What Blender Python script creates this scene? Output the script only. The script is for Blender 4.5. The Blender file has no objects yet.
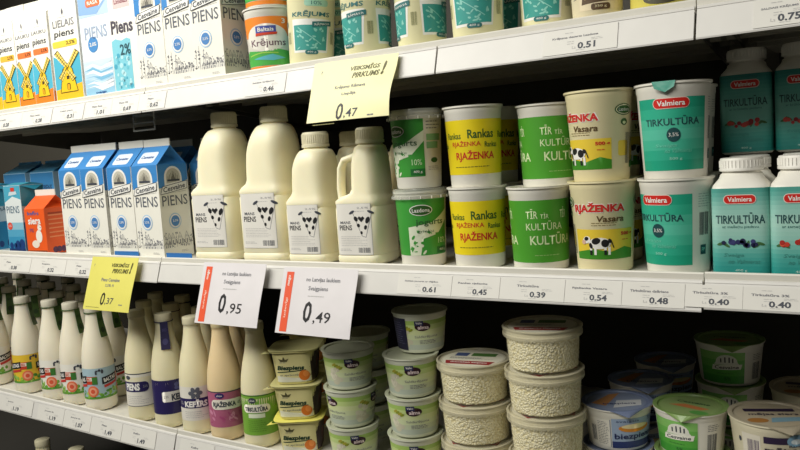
import bpy, bmesh, math, random
from mathutils import Vector, Matrix
random.seed(7)
C = bpy.context.scene.collection
SC = bpy.context.scene

# ------------------------------------------------------------------ camera
F = 760.0
R_ = Vector((0.836452, 0.544219, -0.064599))
U_ = Vector((0.004615, 0.110873, 0.993824))
W_ = Vector((-0.548020, 0.831584, -0.090229))
CAM = Vector((0, 0, 1.45))
cd = bpy.data.cameras.new('camera')
cd.sensor_width = 36.0
cd.lens = F / 800.0 * 36.0
cd.clip_start = 0.05
cam = bpy.data.objects.new('camera', cd)
C.objects.link(cam)
m3 = Matrix((R_, U_, -W_)).transposed()
cam.matrix_world = Matrix.Translation(CAM) @ m3.to_4x4()
SC.camera = cam

# ------------------------------------------------------------------ world, lights, exposure
w = bpy.data.worlds.new('shop_ambient')
SC.world = w
w.use_nodes = True
bg = w.node_tree.nodes['Background']
bg.inputs[0].default_value = (1.0, 0.97, 0.86, 1)
bg.inputs[1].default_value = 0.05
SC.view_settings.view_transform = 'Standard'
SC.view_settings.look = 'None'
SC.view_settings.gamma = 1.0
SC.view_settings.exposure = 0.0
try: SC.view_settings.use_curve_mapping = False
except Exception: pass

def area(name, loc, target, sx, sy, power, col):
    l = bpy.data.lights.new(name, 'AREA')
    l.shape = 'RECTANGLE'; l.size = sx; l.size_y = sy; l.energy = power; l.color = col
    o = bpy.data.objects.new(name, l); C.objects.link(o)
    o.location = loc
    d = Vector(target) - Vector(loc)
    o.rotation_euler = d.to_track_quat('-Z', 'Y').to_euler()
    return o
# fluorescent row over the aisle, and the tube under the canopy edge of the cooler
area('aisle_ceiling_light', (-1.6, -0.85, 3.05), (-0.9, 1.0, 1.2), 3.2, 0.5, 88, (1.0, 0.972, 0.885))
area('canopy_tube_light', (-1.75, 0.70, 2.24), (-1.55, 1.02, 1.5), 1.9, 0.07, 8.0, (1.0, 0.975, 0.90))

# ------------------------------------------------------------------ materials
def lin(h):
    h = h.lstrip('#')
    o = []
    for i in (0, 2, 4):
        c = int(h[i:i+2], 16) / 255
        o.append(c / 12.92 if c <= 0.04045 else ((c + 0.055) / 1.055) ** 2.4)
    return (o[0], o[1], o[2], 1)
MATS = {}
def M(hexc, rough=0.5, kind=None, **kw):
    key = (hexc, rough, kind, tuple(sorted(kw.items())))
    if key in MATS: return MATS[key]
    m = bpy.data.materials.new('surface_' + hexc.lstrip('#') + ('_' + kind if kind else ''))
    m.use_nodes = True
    nt = m.node_tree; N = nt.nodes; L = nt.links
    p = N['Principled BSDF']
    p.inputs['Roughness'].default_value = rough
    tc = N.new('ShaderNodeTexCoord')
    nz = N.new('ShaderNodeTexNoise'); nz.inputs['Scale'].default_value = kw.get('scale', 25); nz.inputs['Detail'].default_value = 2
    L.new(tc.outputs['Object'], nz.inputs['Vector'])
    mx = N.new('ShaderNodeMix'); mx.data_type = 'RGBA'
    c = lin(hexc); v = kw.get('vary', 0.06)
    mx.inputs[6].default_value = tuple(x * (1 - v) for x in c[:3]) + (1,)
    mx.inputs[7].default_value = tuple(min(1, x * (1 + v)) for x in c[:3]) + (1,)
    L.new(nz.outputs[0], mx.inputs[0])
    L.new(mx.outputs[2], p.inputs['Base Color'])
    if kind == 'plastic':      # milky polyethylene
        p.inputs['Subsurface Weight'].default_value = 0.35
        p.inputs['Subsurface Radius'].default_value = (0.012, 0.010, 0.007)
        p.inputs['Subsurface Scale'].default_value = 1.0
    elif kind == 'metal':
        p.inputs['Metallic'].default_value = 0.9
    elif kind == 'film':       # thin clear plastic
        tr = N.new('ShaderNodeBsdfTransparent')
        ms = N.new('ShaderNodeMixShader')
        ms.inputs[0].default_value = kw.get('opacity', 0.3)
        out = N['Material Output']
        L.new(tr.outputs[0], ms.inputs[1]); L.new(p.outputs[0], ms.inputs[2]); L.new(ms.outputs[0], out.inputs[0])
    elif kind == 'curd':
        vo = N.new('ShaderNodeTexVoronoi'); vo.inputs['Scale'].default_value = 300
        vo.inputs['Randomness'].default_value = 1.0
        L.new(tc.outputs['Object'], vo.inputs['Vector'])
        rp = N.new('ShaderNodeValToRGB')
        rp.color_ramp.elements[0].position = 0.25; rp.color_ramp.elements[0].color = c
        rp.color_ramp.elements[1].position = 0.8; rp.color_ramp.elements[1].color = lin(kw.get('gap', '#ddd09e'))
        L.new(vo.outputs['Distance'], rp.inputs[0]); L.new(rp.outputs[0], p.inputs['Base Color'])
        bp = N.new('ShaderNodeBump'); bp.invert = True; bp.inputs['Strength'].default_value = 0.55; bp.inputs['Distance'].default_value = 0.004
        L.new(vo.outputs['Distance'], bp.inputs['Height']); L.new(bp.outputs[0], p.inputs['Normal'])
    elif kind == 'foil':
        bp = N.new('ShaderNodeBump'); bp.inputs['Strength'].default_value = 0.35; bp.inputs['Distance'].default_value = 0.002
        nz.inputs['Scale'].default_value = 60
        L.new(nz.outputs[0], bp.inputs['Height']); L.new(bp.outputs[0], p.inputs['Normal'])
    MATS[key] = m
    return m

WHITE = M('#efeee9', 0.45); PAPER = M('#eceae6', 0.6); BLACK = M('#16161a', 0.5); GREY = M('#75757b', 0.6); LGREY = M('#b4b3b2', 0.6)
INK = M('#3a3f4a', 0.6)

# ------------------------------------------------------------------ mesh helpers (all sizes in millimetres)
def props(o, label=None, cat=None, group=None, kind=None):
    if label: o['label'] = label
    if cat: o['category'] = cat
    if group: o['group'] = group
    if kind: o['kind'] = kind
    return o
def empty(name):
    o = bpy.data.objects.new(name, None); C.objects.link(o); o.empty_display_size = 0.02
    return o

class PM:
    def __init__(s): s.v = []; s.f = []; s.mi = []; s.mats = []
    def mat(s, m):
        if m not in s.mats: s.mats.append(m)
        return s.mats.index(m)
    def add(s, vs, fs, m):
        b = len(s.v); i = s.mat(m)
        s.v += [tuple(x) for x in vs]
        for f in fs: s.f.append(tuple(b + k for k in f)); s.mi.append(i)
    def rings(s, rings, m, c0=True, c1=True):
        n = len(rings[0]); vs = [p for r in rings for p in r]; fs = []
        for k in range(len(rings) - 1):
            for j in range(n):
                a = k * n + j; b = k * n + (j + 1) % n
                fs.append((a, b, b + n, a + n))
        if c0: fs.append(tuple(range(n))[::-1])
        if c1: fs.append(tuple((len(rings) - 1) * n + j for j in range(n)))
        s.add(vs, fs, m)
    def lathe(s, prof, m, n=40, c0=True, c1=True, cx=0, cy=0):
        s.rings([[(cx + r * math.cos(2 * math.pi * j / n), cy + r * math.sin(2 * math.pi * j / n), z) for j in range(n)] for r, z in prof], m, c0, c1)
    def loft(s, secs, m, n=48, c0=True, c1=True):   # superellipse sections (z, cx, cy, a, b, e)
        rr = []
        for z, cx, cy, a, b, e in secs:
            ring = []
            for j in range(n):
                t = 2 * math.pi * j / n; c, d = math.cos(t), math.sin(t)
                ring.append((cx + a * math.copysign(abs(c) ** (2 / e), c), cy + b * math.copysign(abs(d) ** (2 / e), d), z))
            rr.append(ring)
        s.rings(rr, m, c0, c1)
    def box(s, x0, x1, y0, y1, z0, z1, m):
        vs = [(x, y, z) for z in (z0, z1) for y in (y0, y1) for x in (x0, x1)]
        s.add(vs, [(0, 2, 3, 1), (4, 5, 7, 6), (0, 1, 5, 4), (2, 6, 7, 3), (0, 4, 6, 2), (1, 3, 7, 5)], m)
    def extrude_x(s, prof, x0, x1, m):              # profile of (y, z), counter-clockwise seen from +x
        n = len(prof)
        vs = [(x0, y, z) for y, z in prof] + [(x1, y, z) for y, z in prof]
        fs = [tuple(range(n))[::-1], tuple(range(n, 2 * n))]
        for j in range(n): fs.append((j, (j + 1) % n, n + (j + 1) % n, n + j))
        s.add(vs, fs, m)
    def tube(s, pts, rx, m, n=12, ry=None, c=True):
        ry = ry or rx; rr = []
        P = [Vector(p) for p in pts]
        for k, p in enumerate(P):
            t = (P[min(k + 1, len(P) - 1)] - P[max(k - 1, 0)]).normalized()
            a = Vector((0, 1, 0)); a = (a - t * a.dot(t)).normalized(); b = t.cross(a)
            rr.append([tuple(p + b * rx * math.cos(2 * math.pi * j / n) + a * ry * math.sin(2 * math.pi * j / n)) for j in range(n)])
        s.rings(rr, m, c, c)
    def build(s, name, parent=None, smooth=True, angle=38, bevel=0, weld=False):
        me = bpy.data.meshes.new(name)
        me.from_pydata([(x * .001, y * .001, z * .001) for x, y, z in s.v], [], s.f)
        for m in s.mats: me.materials.append(m)
        me.polygons.foreach_set('material_index', s.mi)
        bm = bmesh.new(); bm.from_mesh(me)
        lv = [v for v in bm.verts if not v.link_faces]
        if lv: bmesh.ops.delete(bm, geom=lv, context='VERTS')
        if bevel or weld: bmesh.ops.remove_doubles(bm, verts=bm.verts, dist=1e-6)
        if bevel:
            bmesh.ops.bevel(bm, geom=list(bm.edges), offset=bevel * .001, segments=2, affect='EDGES', profile=0.5)
        bmesh.ops.recalc_face_normals(bm, faces=bm.faces)
        bm.to_mesh(me); bm.free()
        if smooth:
            me.polygons.foreach_set('use_smooth', [True] * len(me.polygons))
            me.set_sharp_from_angle(angle=math.radians(angle))
        me.update()
        o = bpy.data.objects.new(name, me); C.objects.link(o)
        if parent: o.parent = parent
        return o

# ------------------------------------------------------------------ printed art: flat shapes mapped on a package surface
TXT = {}
def text_mesh(t, bold):
    if (t, bold) in TXT: return TXT[(t, bold)]
    cu = bpy.data.curves.new('lettering', 'FONT'); cu.body = t; cu.size = 1; cu.resolution_u = 2; cu.offset = bold
    o = bpy.data.objects.new('lettering', cu); C.objects.link(o)
    dg = bpy.context.evaluated_depsgraph_get()
    me = bpy.data.meshes.new_from_object(o.evaluated_get(dg))
    vs = [(v.co.x, v.co.y) for v in me.vertices]; fs = [tuple(p.vertices) for p in me.polygons]
    bpy.data.objects.remove(o); bpy.data.curves.remove(cu); bpy.data.meshes.remove(me)
    xs = [v[0] for v in vs] or [0, 1]; ys = [v[1] for v in vs] or [0, 1]
    TXT[(t, bold)] = (vs, fs, min(xs), max(xs), min(ys), max(ys))
    return TXT[(t, bold)]

class Art:
    def __init__(s): s.it = []
    def poly(s, pts, m, L=1): s.it.append((list(pts), [tuple(range(len(pts)))], m, L)); return s
    def rect(s, u0, v0, u1, v1, m, L=1): return s.poly([(u0, v0), (u1, v0), (u1, v1), (u0, v1)], m, L)
    def rrect(s, u0, v0, u1, v1, r, m, L=1):
        p = []
        for cx, cy, a0 in ((u1 - r, v1 - r, 0), (u0 + r, v1 - r, 90), (u0 + r, v0 + r, 180), (u1 - r, v0 + r, 270)):
            for k in range(5):
                a = math.radians(a0 + k * 22.5); p.append((cx + r * math.cos(a), cy + r * math.sin(a)))
        return s.poly(p, m, L)
    def ell(s, cx, cy, rx, ry, m, L=1, n=20, rot=0):
        cr, sr = math.cos(rot), math.sin(rot); p = []
        for k in range(n):
            a = 2 * math.pi * k / n; x, y = rx * math.cos(a), ry * math.sin(a)
            p.append((cx + x * cr - y * sr, cy + x * sr + y * cr))
        return s.poly(p, m, L)
    def line(s, pts, wd, m, L=1):
        for (x0, y0), (x1, y1) in zip(pts, pts[1:]):
            d = math.hypot(x1 - x0, y1 - y0) or 1; nx, ny = -(y1 - y0) / d * wd / 2, (x1 - x0) / d * wd / 2
            s.poly([(x0 - nx, y0 - ny), (x1 - nx, y1 - ny), (x1 + nx, y1 + ny), (x0 + nx, y0 + ny)], m, L)
        return s
    def text(s, t, cx, cy, wd, h, m, L=2, bold=0.0, slant=0.0, rot=0.0):   # fills the box wd x h centred on (cx, cy)
        vs, fs, x0, x1, y0, y1 = text_mesh(t, bold)
        q = []
        cr, sr = math.cos(rot), math.sin(rot)
        for x, y in vs:
            yy = ((y - y0) / (y1 - y0) - .5) * h
            xx = ((x - x0) / (x1 - x0) - .5) * wd + slant * yy
            q.append((cx + xx * cr - yy * sr, cy + xx * sr + yy * cr))
        s.it.append((q, fs, m, L)); return s
    def lines(s, u0, v, wd, n, m, L=2, th=0.9, gap=2.4, seed=1):             # rows of print too fine to read
        rg = random.Random(seed)
        for k in range(n):
            x = u0; e = u0 + wd * rg.uniform(.7, 1)
            while x < e:
                ww = rg.uniform(2, 6); s.rect(x, v - k * gap, min(x + ww, e), v - k * gap + th, m, L); x += ww + 1
        return s
    def barcode(s, u0, v0, wd, h, m=BLACK, L=3, n=16, seed=3):
        rg = random.Random(seed); st = wd / n
        for k in range(n):
            s.rect(u0 + k * st, v0, u0 + k * st + st * rg.uniform(.25, .75), v0 + h, m, L)
        return s
    def shift(s, du, dv=0):
        a = Art(); a.it = [([(x + du, y + dv) for x, y in vs], fs, m, L) for vs, fs, m, L in s.it]; return a
    def plus(s, o): s.it += o.it; return s
    def build(s, name, fn, parent=None, du=None, dv=None, lift=0.22, clip=None):
        P = PM()
        for vs, fs, m, L in s.it:
            bm = bmesh.new()
            bv = [bm.verts.new((x, y, 0)) for x, y in vs]
            for f in fs:
                try: bm.faces.new([bv[i] for i in f])
                except ValueError: pass
            cuts = []
            us = [p[0] for p in vs]; ws = [p[1] for p in vs]
            def bis(co, no, clear_o=False):
                g = list(bm.verts) + list(bm.edges) + list(bm.faces)
                bmesh.ops.bisect_plane(bm, geom=g, plane_co=co, plane_no=no, clear_outer=clear_o)
            if clip:
                u0, u1, v0, v1 = clip
                if min(us) < u0: bis((u0, 0, 0), (-1, 0, 0), True)
                if max(us) > u1: bis((u1, 0, 0), (1, 0, 0), True)
                if min(ws) < v0: bis((0, v0, 0), (0, -1, 0), True)
                if max(ws) > v1: bis((0, v1, 0), (0, 1, 0), True)
                us = [v.co.x for v in bm.verts] or [0]; ws = [v.co.y for v in bm.verts] or [0]
            if any(len(f.verts) > 4 for f in bm.faces): bmesh.ops.triangulate(bm, faces=[f for f in bm.faces if len(f.verts) > 4])
            if du:
                k = math.floor(min(us) / du) + 1
                while k * du < max(us) - 1e-6:
                    bis((k * du, 0, 0), (1, 0, 0)); k += 1
            if dv:
                k = math.floor(min(ws) / dv) + 1
                while k * dv < max(ws) - 1e-6:
                    bis((0, k * dv, 0), (0, 1, 0)); k += 1
            bm.verts.index_update()
            P.add([fn(v.co.x, v.co.y, L * lift) for v in bm.verts], [tuple(v.index for v in f.verts) for f in bm.faces], m)
            bm.free()
        me = bpy.data.meshes.new(name)
        me.from_pydata([(x * .001, y * .001, z * .001) for x, y, z in P.v], [], P.f)
        for m in P.mats: me.materials.append(m)
        me.polygons.foreach_set('material_index', P.mi)
        if du or dv:
            me.polygons.foreach_set('use_smooth', [True] * len(me.polygons))
        me.update()
        o = bpy.data.objects.new(name, me); C.objects.link(o)
        if parent: o.parent = parent
        return o

def front_of(d): return lambda u, v, e: (u, -d / 2 - e, v)
def right_of(w): return lambda u, v, e: (w / 2 + e, u, v)
def interp(prof, z):
    for (r0, z0), (r1, z1) in zip(prof, prof[1:]):
        if min(z0, z1) <= z <= max(z0, z1) and z1 != z0: return r0 + (r1 - r0) * (z - z0) / (z1 - z0)
    return prof[-1][0] if z > prof[-1][1] else prof[0][0]
def around(prof, rref, turn=0.0):
    def fn(u, v, e):
        r = interp(prof, v) + e; a = u / rref + turn
        return (r * math.sin(a), -r * math.cos(a), v)
    return fn

# ------------------------------------------------------------------ placing
def px_of(P):
    d = Vector(P) - CAM
    return 400 + F * d.dot(R_) / d.dot(W_)
def x_at(px, Y, Z):                     # where along the shelf a thing stands
    k = (px - 400) / F; dy, dz = Y, Z - CAM.z
    # (x*Rx + dy*Ry + dz*Rz) = k (x*Wx + dy*Wy + dz*Wz)
    return (k * (dy * W_.y + dz * W_.z) - dy * R_.y - dz * R_.z) / (R_.x - k * W_.x)
def copy_tree(o, parent=None):
    c = o.copy(); C.objects.link(c)
    if parent: c.parent = parent
    for ch in list(o.children): copy_tree(ch, c)
    return c
USED = set()
def put(proto, loc, rz=0.0, label=None, group=None, tilt=(0, 0)):
    if proto.name in USED: o = copy_tree(proto)
    else: o = proto; USED.add(proto.name)
    o.location = loc; o.rotation_euler = (math.radians(tilt[0]), math.radians(tilt[1]), math.radians(rz))
    if label: o['label'] = label
    if group: o['group'] = group
    return o
def drop_of(Z): return .006 if Z > 1.6 else .008 if Z > 1.2 else .011 if Z > .8 else 0
def stand(proto, px, Y, Z, rz=0.0, label=None, group=None, tilt=(0, 0), dz=0.0):
    Z -= drop_of(Z)
    return put(proto, (x_at(px, Y, Z), Y, Z + dz + 0.0006), rz, label, group, tilt)
def face(proto, px, Yf, Z, d, rz=0.0, label=None, group=None, dz=0.0):   # px is where the middle of its front face meets the shelf
    a = math.radians(rz); Z -= drop_of(Z)
    x = x_at(px, Yf, Z)
    return put(proto, (x - math.sin(a) * d / 2000, Yf + math.cos(a) * d / 2000, Z + dz + 0.0006), rz, label, group)

# ------------------------------------------------------------------ the setting
ZT, ZM, ZB, ZL = 1.618, 1.279, 0.923, 0.555     # tops of the front lips
DT, DM, DB = .006, .008, .011                     # decks lie this much lower
def struct(P, name, **k):
    o = P.build(name, None, smooth=False, **k); o['kind'] = 'structure'; return o
P = PM(); P.box(-4200, 1600, 1600, 1640, 0, 2400, M('#3a372f', 0.7)); struct(P, 'wall_back')
P = PM(); P.box(-4240, -4200, 640, 1640, 0, 2400, M('#3a372f', 0.7)); struct(P, 'wall_left')
P = PM(); P.box(1600, 1640, 640, 1640, 0, 2400, M('#3a372f', 0.7)); struct(P, 'wall_right')
P = PM(); P.box(-4240, 1640, -2500, 1640, -30, 0, M('#3e3a34', 0.4)); struct(P, 'floor')
P = PM(); P.box(-4200, 1600, 760, 1600, 2290, 2330, M('#3a2f28', 0.6)); struct(P, 'ceiling')

RAILW = M('#d2d0cc', 0.42); DECKW = M('#d9d6cc', 0.38); DARK = M('#a09c90', 0.6)
def shelf(name, X0, X1, Z, label, rz=0.0, joints=(), drop=8, rail=50):
    root = empty(name); root.location = (X0, 1.0, Z); root.rotation_euler = (0, rz, 0)
    props(root, label, 'shelf', 'shelves of the cooler')
    Lm = (X1 - X0) * 1000
    P = PM()
    P.extrude_x([(0, -2), (.8, -.5), (2, 0), (3.2, -.5), (4, -2), (4.4, -drop), (598, -drop), (598, -drop - 12), (0, -drop - 12)], 0.6, Lm - 0.6, DECKW); P.build('deck', root, smooth=False)
    P = PM()
    P.extrude_x([(3, -drop - 12.2), (560, -drop - 12.2), (560, -drop - 20), (3, -drop - 24)], 3, Lm - 3, DARK); P.build('underside_panel', root, smooth=False)
    for y in (60, 110, 170, 240, 320):
        P = PM(); P.extrude_x([(y, -drop - 20), (y + 8, -drop - 20), (y + 8, -drop - 29), (y, -drop - 29)], 4, Lm - 4, DARK); P.build('rib', root, smooth=False)
    xs = [0] + [j * 1000 - X0 * 1000 for j in joints] + [Lm]
    for a, b in zip(xs, xs[1:]):
        P = PM()
        P.extrude_x([(-1, -9), (-3.2, -10.2), (-4.6, -13), (-4, -13.6), (-15.5, -rail + 2), (-15.3, -rail), (-12, -rail + .5), (2, -14)], a + 1.5, b - 1.5, RAILW)
        P.build('price_rail', root, smooth=False)
    for bx in (20, Lm - 20):
        P = PM(); P.extrude_x([(30, -drop - 12), (590, -drop - 12), (590, -95), (480, -80)], bx - 2, bx + 2, M('#55524b', .5)); P.build('bracket', root, smooth=False)
    return root
S = {}
shelf('display_shelf', -2.236, -1.236, ZT, 'top white shelf section at the left, holding the windmill milk cartons', drop=6, rail=51)
shelf('display_shelf', -1.236, -0.205, ZT, 'top white shelf section over the milk jugs and yellow cups', joints=(-0.57,), drop=6, rail=51)
shelf('display_shelf', -0.205, 0.826, ZT, 'top white shelf section at the right, over the square teal bottles', drop=6, rail=51)
shelf('display_shelf', -2.236, -1.236, ZM + .010, 'middle white shelf section holding the orange and blue milk cartons', rz=math.radians(0.55), rail=50)
shelf('display_shelf', -1.236, -0.205, ZM, 'middle white shelf section holding jugs and stacked cups', rail=48)
shelf('display_shelf', -0.205, 0.826, ZM + .001, 'middle white shelf section holding the square teal bottles', rail=45)
shelf('display_shelf', -2.235, -1.237, ZB + .019, 'lower white shelf section holding drinking yogurt bottles with green hang tags', rz=math.radians(1.08), drop=11, rail=52)
shelf('display_shelf', -1.237, -0.205, ZB, 'lower white shelf section holding kefir bottles and stacked tubs', drop=11, rail=52)
shelf('display_shelf', -0.205, 0.826, ZB, 'lower white shelf section at the right, in deep shade under foil-lidded tubs', drop=11, rail=52)
def zm(X): return ZM + (0.010 - (X + 2.236) * 0.0096 if X < -1.236 else 0)
def zb(X): return ZB + (0.019 - (X + 2.235) * 0.01885 if X < -1.237 else 0)
P = PM(); P.box(-3600, 1200, 960, 1598, 470, ZL * 1000, M('#3b3935', .6)); o = P.build('base_deck', None, smooth=False, bevel=3)
props(o, 'dark bottom deck of the cooler below the lowest white shelf', 'deck')

# ------------------------------------------------------------------ package kinds
def sketch(a, u0, u1, v0, h, m, L=2, seed=1):
    rg = random.Random(seed)
    n = max(3, int((u1 - u0) / 9))
    for k in range(n):
        u = u0 + (u1 - u0) * (k + .5) / n
        t = rg.choice('thp')
        if t == 't':
            hh = h * rg.uniform(.7, 1.3)
            a.line([(u, v0), (u + rg.uniform(-1, 1), v0 + hh)], .6, m, L)
            for q in range(5): a.ell(u + rg.uniform(-3, 3), v0 + hh * rg.uniform(.45, 1), 1.8, 1.1, m, L, 8, rg.uniform(0, 3))
        elif t == 'h':
            b = h * .42
            a.line([(u - 5, v0), (u - 5, v0 + b), (u, v0 + b * 1.9), (u + 5, v0 + b), (u + 5, v0)], .8, m, L)
            a.rect(u - 1.3, v0, u + 1.3, v0 + b * .7, m, L)
            for q in range(3): a.line([(u - 4 + q, v0 + b + q * 1.6), (u + 4 - q, v0 + b + q * 1.6)], .5, m, L)
        else:
            for q in range(8): a.ell(u + rg.uniform(-5, 5), v0 + rg.uniform(0, h * .5), rg.uniform(1, 2.4), rg.uniform(.6, 1.2), m, L, 8, rg.uniform(0, 3))
    return a

def gable(name, cat, wd, hb, hg, hf, side, roof, fin, art_f=None, art_r=None, roof_art=None, cap=None):
    root = empty(name); root['category'] = cat
    d = wd; x = wd / 2
    P = PM()
    vs = [(-x, -x, 0), (x, -x, 0), (x, x, 0), (-x, x, 0), (-x, -x, hb), (x, -x, hb), (x, x, hb), (-x, x, hb),
          (-x, 0, hb + hg), (x, 0, hb + hg), (x * .45, 0, hb + hg - 1), (-x * .45, 0, hb + hg - 1)]
    P.add(vs, [(3, 2, 1, 0), (0, 1, 5, 4), (1, 2, 6, 5), (2, 3, 7, 6), (3, 0, 4, 7)], side)
    P.build('carton_body', root, smooth=False)
    P = PM()
    P.add(vs, [(4, 5, 9, 8), (6, 7, 8, 9)], roof)
    i = x * .52                                      # tucked-in end folds
    for sx in (1, -1):
        q = [(sx * x, -x, hb), (sx * x, x, hb), (sx * x, 0, hb + hg), (sx * (x - i), 0, hb + hg * .55)]
        P.add(q, [(0, 1, 3), (1, 2, 3), (2, 0, 3)], roof)
    P.build('gable_top', root, smooth=False, weld=True)
    P = PM(); P.box(-x, x, -1.2, 1.2, hb + hg - 1, hb + hg + hf, fin); f = P.build('top_fin', root, smooth=False)
    if art_f: art_f.build('front_print', front_of(d), root)
    if art_r: art_r.build('side_print', right_of(wd), root)
    if roof_art:
        L_ = math.hypot(x, hg)
        roof_art.build('roof_print', lambda u, v, e: (u, -x + v / L_ * x - e, hb + v / L_ * hg + e), root)
    return root

# --- milk carton with a blue top and a grey village sketch
BLUE = M('#3f88cb', .4); DBLUE = M('#1e4f96', .4); CART = M('#eeece2', .42); SK = M('#8b8c93', .6); RING = M('#a9c8e6', .5); MIDB = M('#4a82c0', .5)
def village_front(seed=1):
    a = Art(); h = 38.3
    a.rect(-h, 172, h, 191, BLUE, 1)
    a.poly([(-h, 143), (-h, 172.2), (h, 172.2), (h, 158), (20, 152), (0, 148), (-20, 145)], BLUE, 1)
    arch = [(-23, 142), (23, 152)] + [(23 * math.cos(t * math.pi / 10), 164 + 23 * math.sin(t * math.pi / 10)) for t in range(0, 11)]
    a.poly(arch, WHITE, 2)
    arch2 = [(-18, 152), (18, 156)] + [(18 * math.cos(t * math.pi / 10), 165 + 17.5 * math.sin(t * math.pi / 10)) for t in range(0, 11)]
    a.poly(arch2, M('#c3bfb0', .6), 3)
    for x in (-13, -9, -5, -1, 3, 7, 11): a.rect(x - 1, 156, x + 1, 178 - abs(x) * .9, M('#8a8678', .6), 4)
    a.rect(-16, 156, 16, 160, INK, 5); a.poly([(-6, 160), (0, 172), (6, 160)], M('#6d6a60', .6), 5)
    a.poly([(-36, 130), (33, 140), (36, 156), (-30, 146)], WHITE, 6)
    a.line([(-36, 130), (33, 140), (36, 156), (-30, 146), (-36, 130)], 1.1, INK, 7)
    a.text('Cesvaine', 0, 143, 58, 10.5, INK, 7, .02, .15, .14)
    a.line([(-30, 131), (32, 135)], .7, LGREY, 2)
    a.text('PIENS', 0, 117, 66, 21, M('#5a5f6a', .6), 2, .004)
    a.ell(-4, 75, 16, 16, RING, 2, 28); a.ell(-4, 75, 14, 14, WHITE, 3, 28); a.ell(-4, 75, 11, 11, MIDB, 4, 24); a.text('2,5%', -4, 75, 14, 5.5, WHITE, 5, .01)
    sketch(a, -37, 37, 27, 30, SK, 2, seed); sketch(a, -37, 37, 21, 16, SK, 2, seed + 9)
    a.lines(6, 12, 22, 2, LGREY, 2)
    return a
ra = Art().rrect(-27, 8, 22, 38, 6, M('#d9e4ee', .5), 1).text('Cesvaine', -3, 24, 38, 8, DBLUE, 2, .02, .2)
p_village = gable('milk_carton', 'milk carton', 78, 190, 40, 14, CART, BLUE, M('#dedbd0', .5), village_front(seed=1), village_front(seed=4), ra)

# --- windmill cartons (yellow and orange)
def windmill(base, tag, big=False):
    k = (1.36, 1.04) if big else (.96, 1.0)
    OUT = M('#3b3016', .6); YEL = M('#f3c924', .45); SKY = M('#52b4cf', .45)
    a = Art(); h = 33.8
    a.poly([(-h, 12), (h, 12), (h, 96), (26, 90), (10, 74), (0, 70), (-12, 76), (-26, 92), (-h, 96)], SKY, 1)
    a.poly([(-h, .5), (h, .5), (h, 36), (10, 32), (-h, 26)], base, 2)
    body = [(-22, 20), (22, 20), (12, 66), (0, 79), (-12, 66)]
    a.poly(body, YEL, 4); a.line(body + body[:1], 1.3, OUT, 5)
    a.rrect(-4.5, 24, 4.5, 38, 3.5, OUT, 5); a.rrect(-3.2, 24, 3.2, 36.5, 3, M('#e0a51e', .5), 6)
    a.rect(-3.2, 46, 3.2, 53, OUT, 5)
    for an in (52, 128, 308, 232):
        c, s = math.cos(math.radians(an)), math.sin(math.radians(an)); Ln = 43 if an < 180 else 28
        pt = lambda r, q: (r * c - q * s, 68 + r * s + q * c)
        a.poly([pt(6, -6), pt(Ln, -8), pt(Ln, 4), pt(6, 3)], M('#f4d76a', .5), 6)
        a.line([pt(0, -1), pt(Ln, -1)], 1.3, OUT, 7); a.line([pt(6, -6), pt(Ln, -8), pt(Ln, 4)], .9, OUT, 7)
        r = 12
        while r < Ln: a.line([pt(r, -7), pt(r, 3.5)], .7, OUT, 7); r += 6
    a.rrect(-26 if not big else -32, 112, 30, 125, 3, tag, 2); a.text('2,5%', 14, 118.5, 22, 8, OUT, 3, .02)
    a.text('piens', 0, 138, 50, 17, M('#2c2c30', .6), 2, .015, .12)
    a.text('LIELAIS' if big else 'LAUKU', 0, 160, 54, 15 if big else 8, GREY, 2, .01)
    a.line([(0, 176), (0, 190)], 1.2, GREY, 2); a.ell(0, 183, 2.5, 5, GREY, 2); a.lines(-14, 172, 28, 1, LGREY, 2)
    a.it = [([(x * k[0], y * k[1]) for x, y in vs], fs, m, L) for vs, fs, m, L in a.it]
    return a
YB = M('#f2c12c', .45); OB = M('#f0862a', .45); TAGO = M('#ee7a3c', .5); CWH = M('#f0eee6', .45); SIDEY = M('#efe2a6', .5)
def mk_wind(base, tag): 
    r = Art().rect(-33, .5, 33, 30, base, 1).lines(-26, 150, 50, 26, LGREY, 1, gap=4)
    return gable('milk_carton', 'milk carton', 67, 200, 28, 13, CWH, CWH, M('#d8d6cc', .5), windmill(base, tag), r)
p_windy = mk_wind(YB, M('#f2b840', .5)); p_windo = mk_wind(OB, TAGO)
p_windbig = gable('milk_carton', 'milk carton', 96, 226, 34, 14, CWH, CWH, M('#e4e2d8', .5), windmill(YB, M('#f4cf4a', .5), True), Art().lines(-36, 200, 66, 26, LGREY, 1, gap=5))

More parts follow.
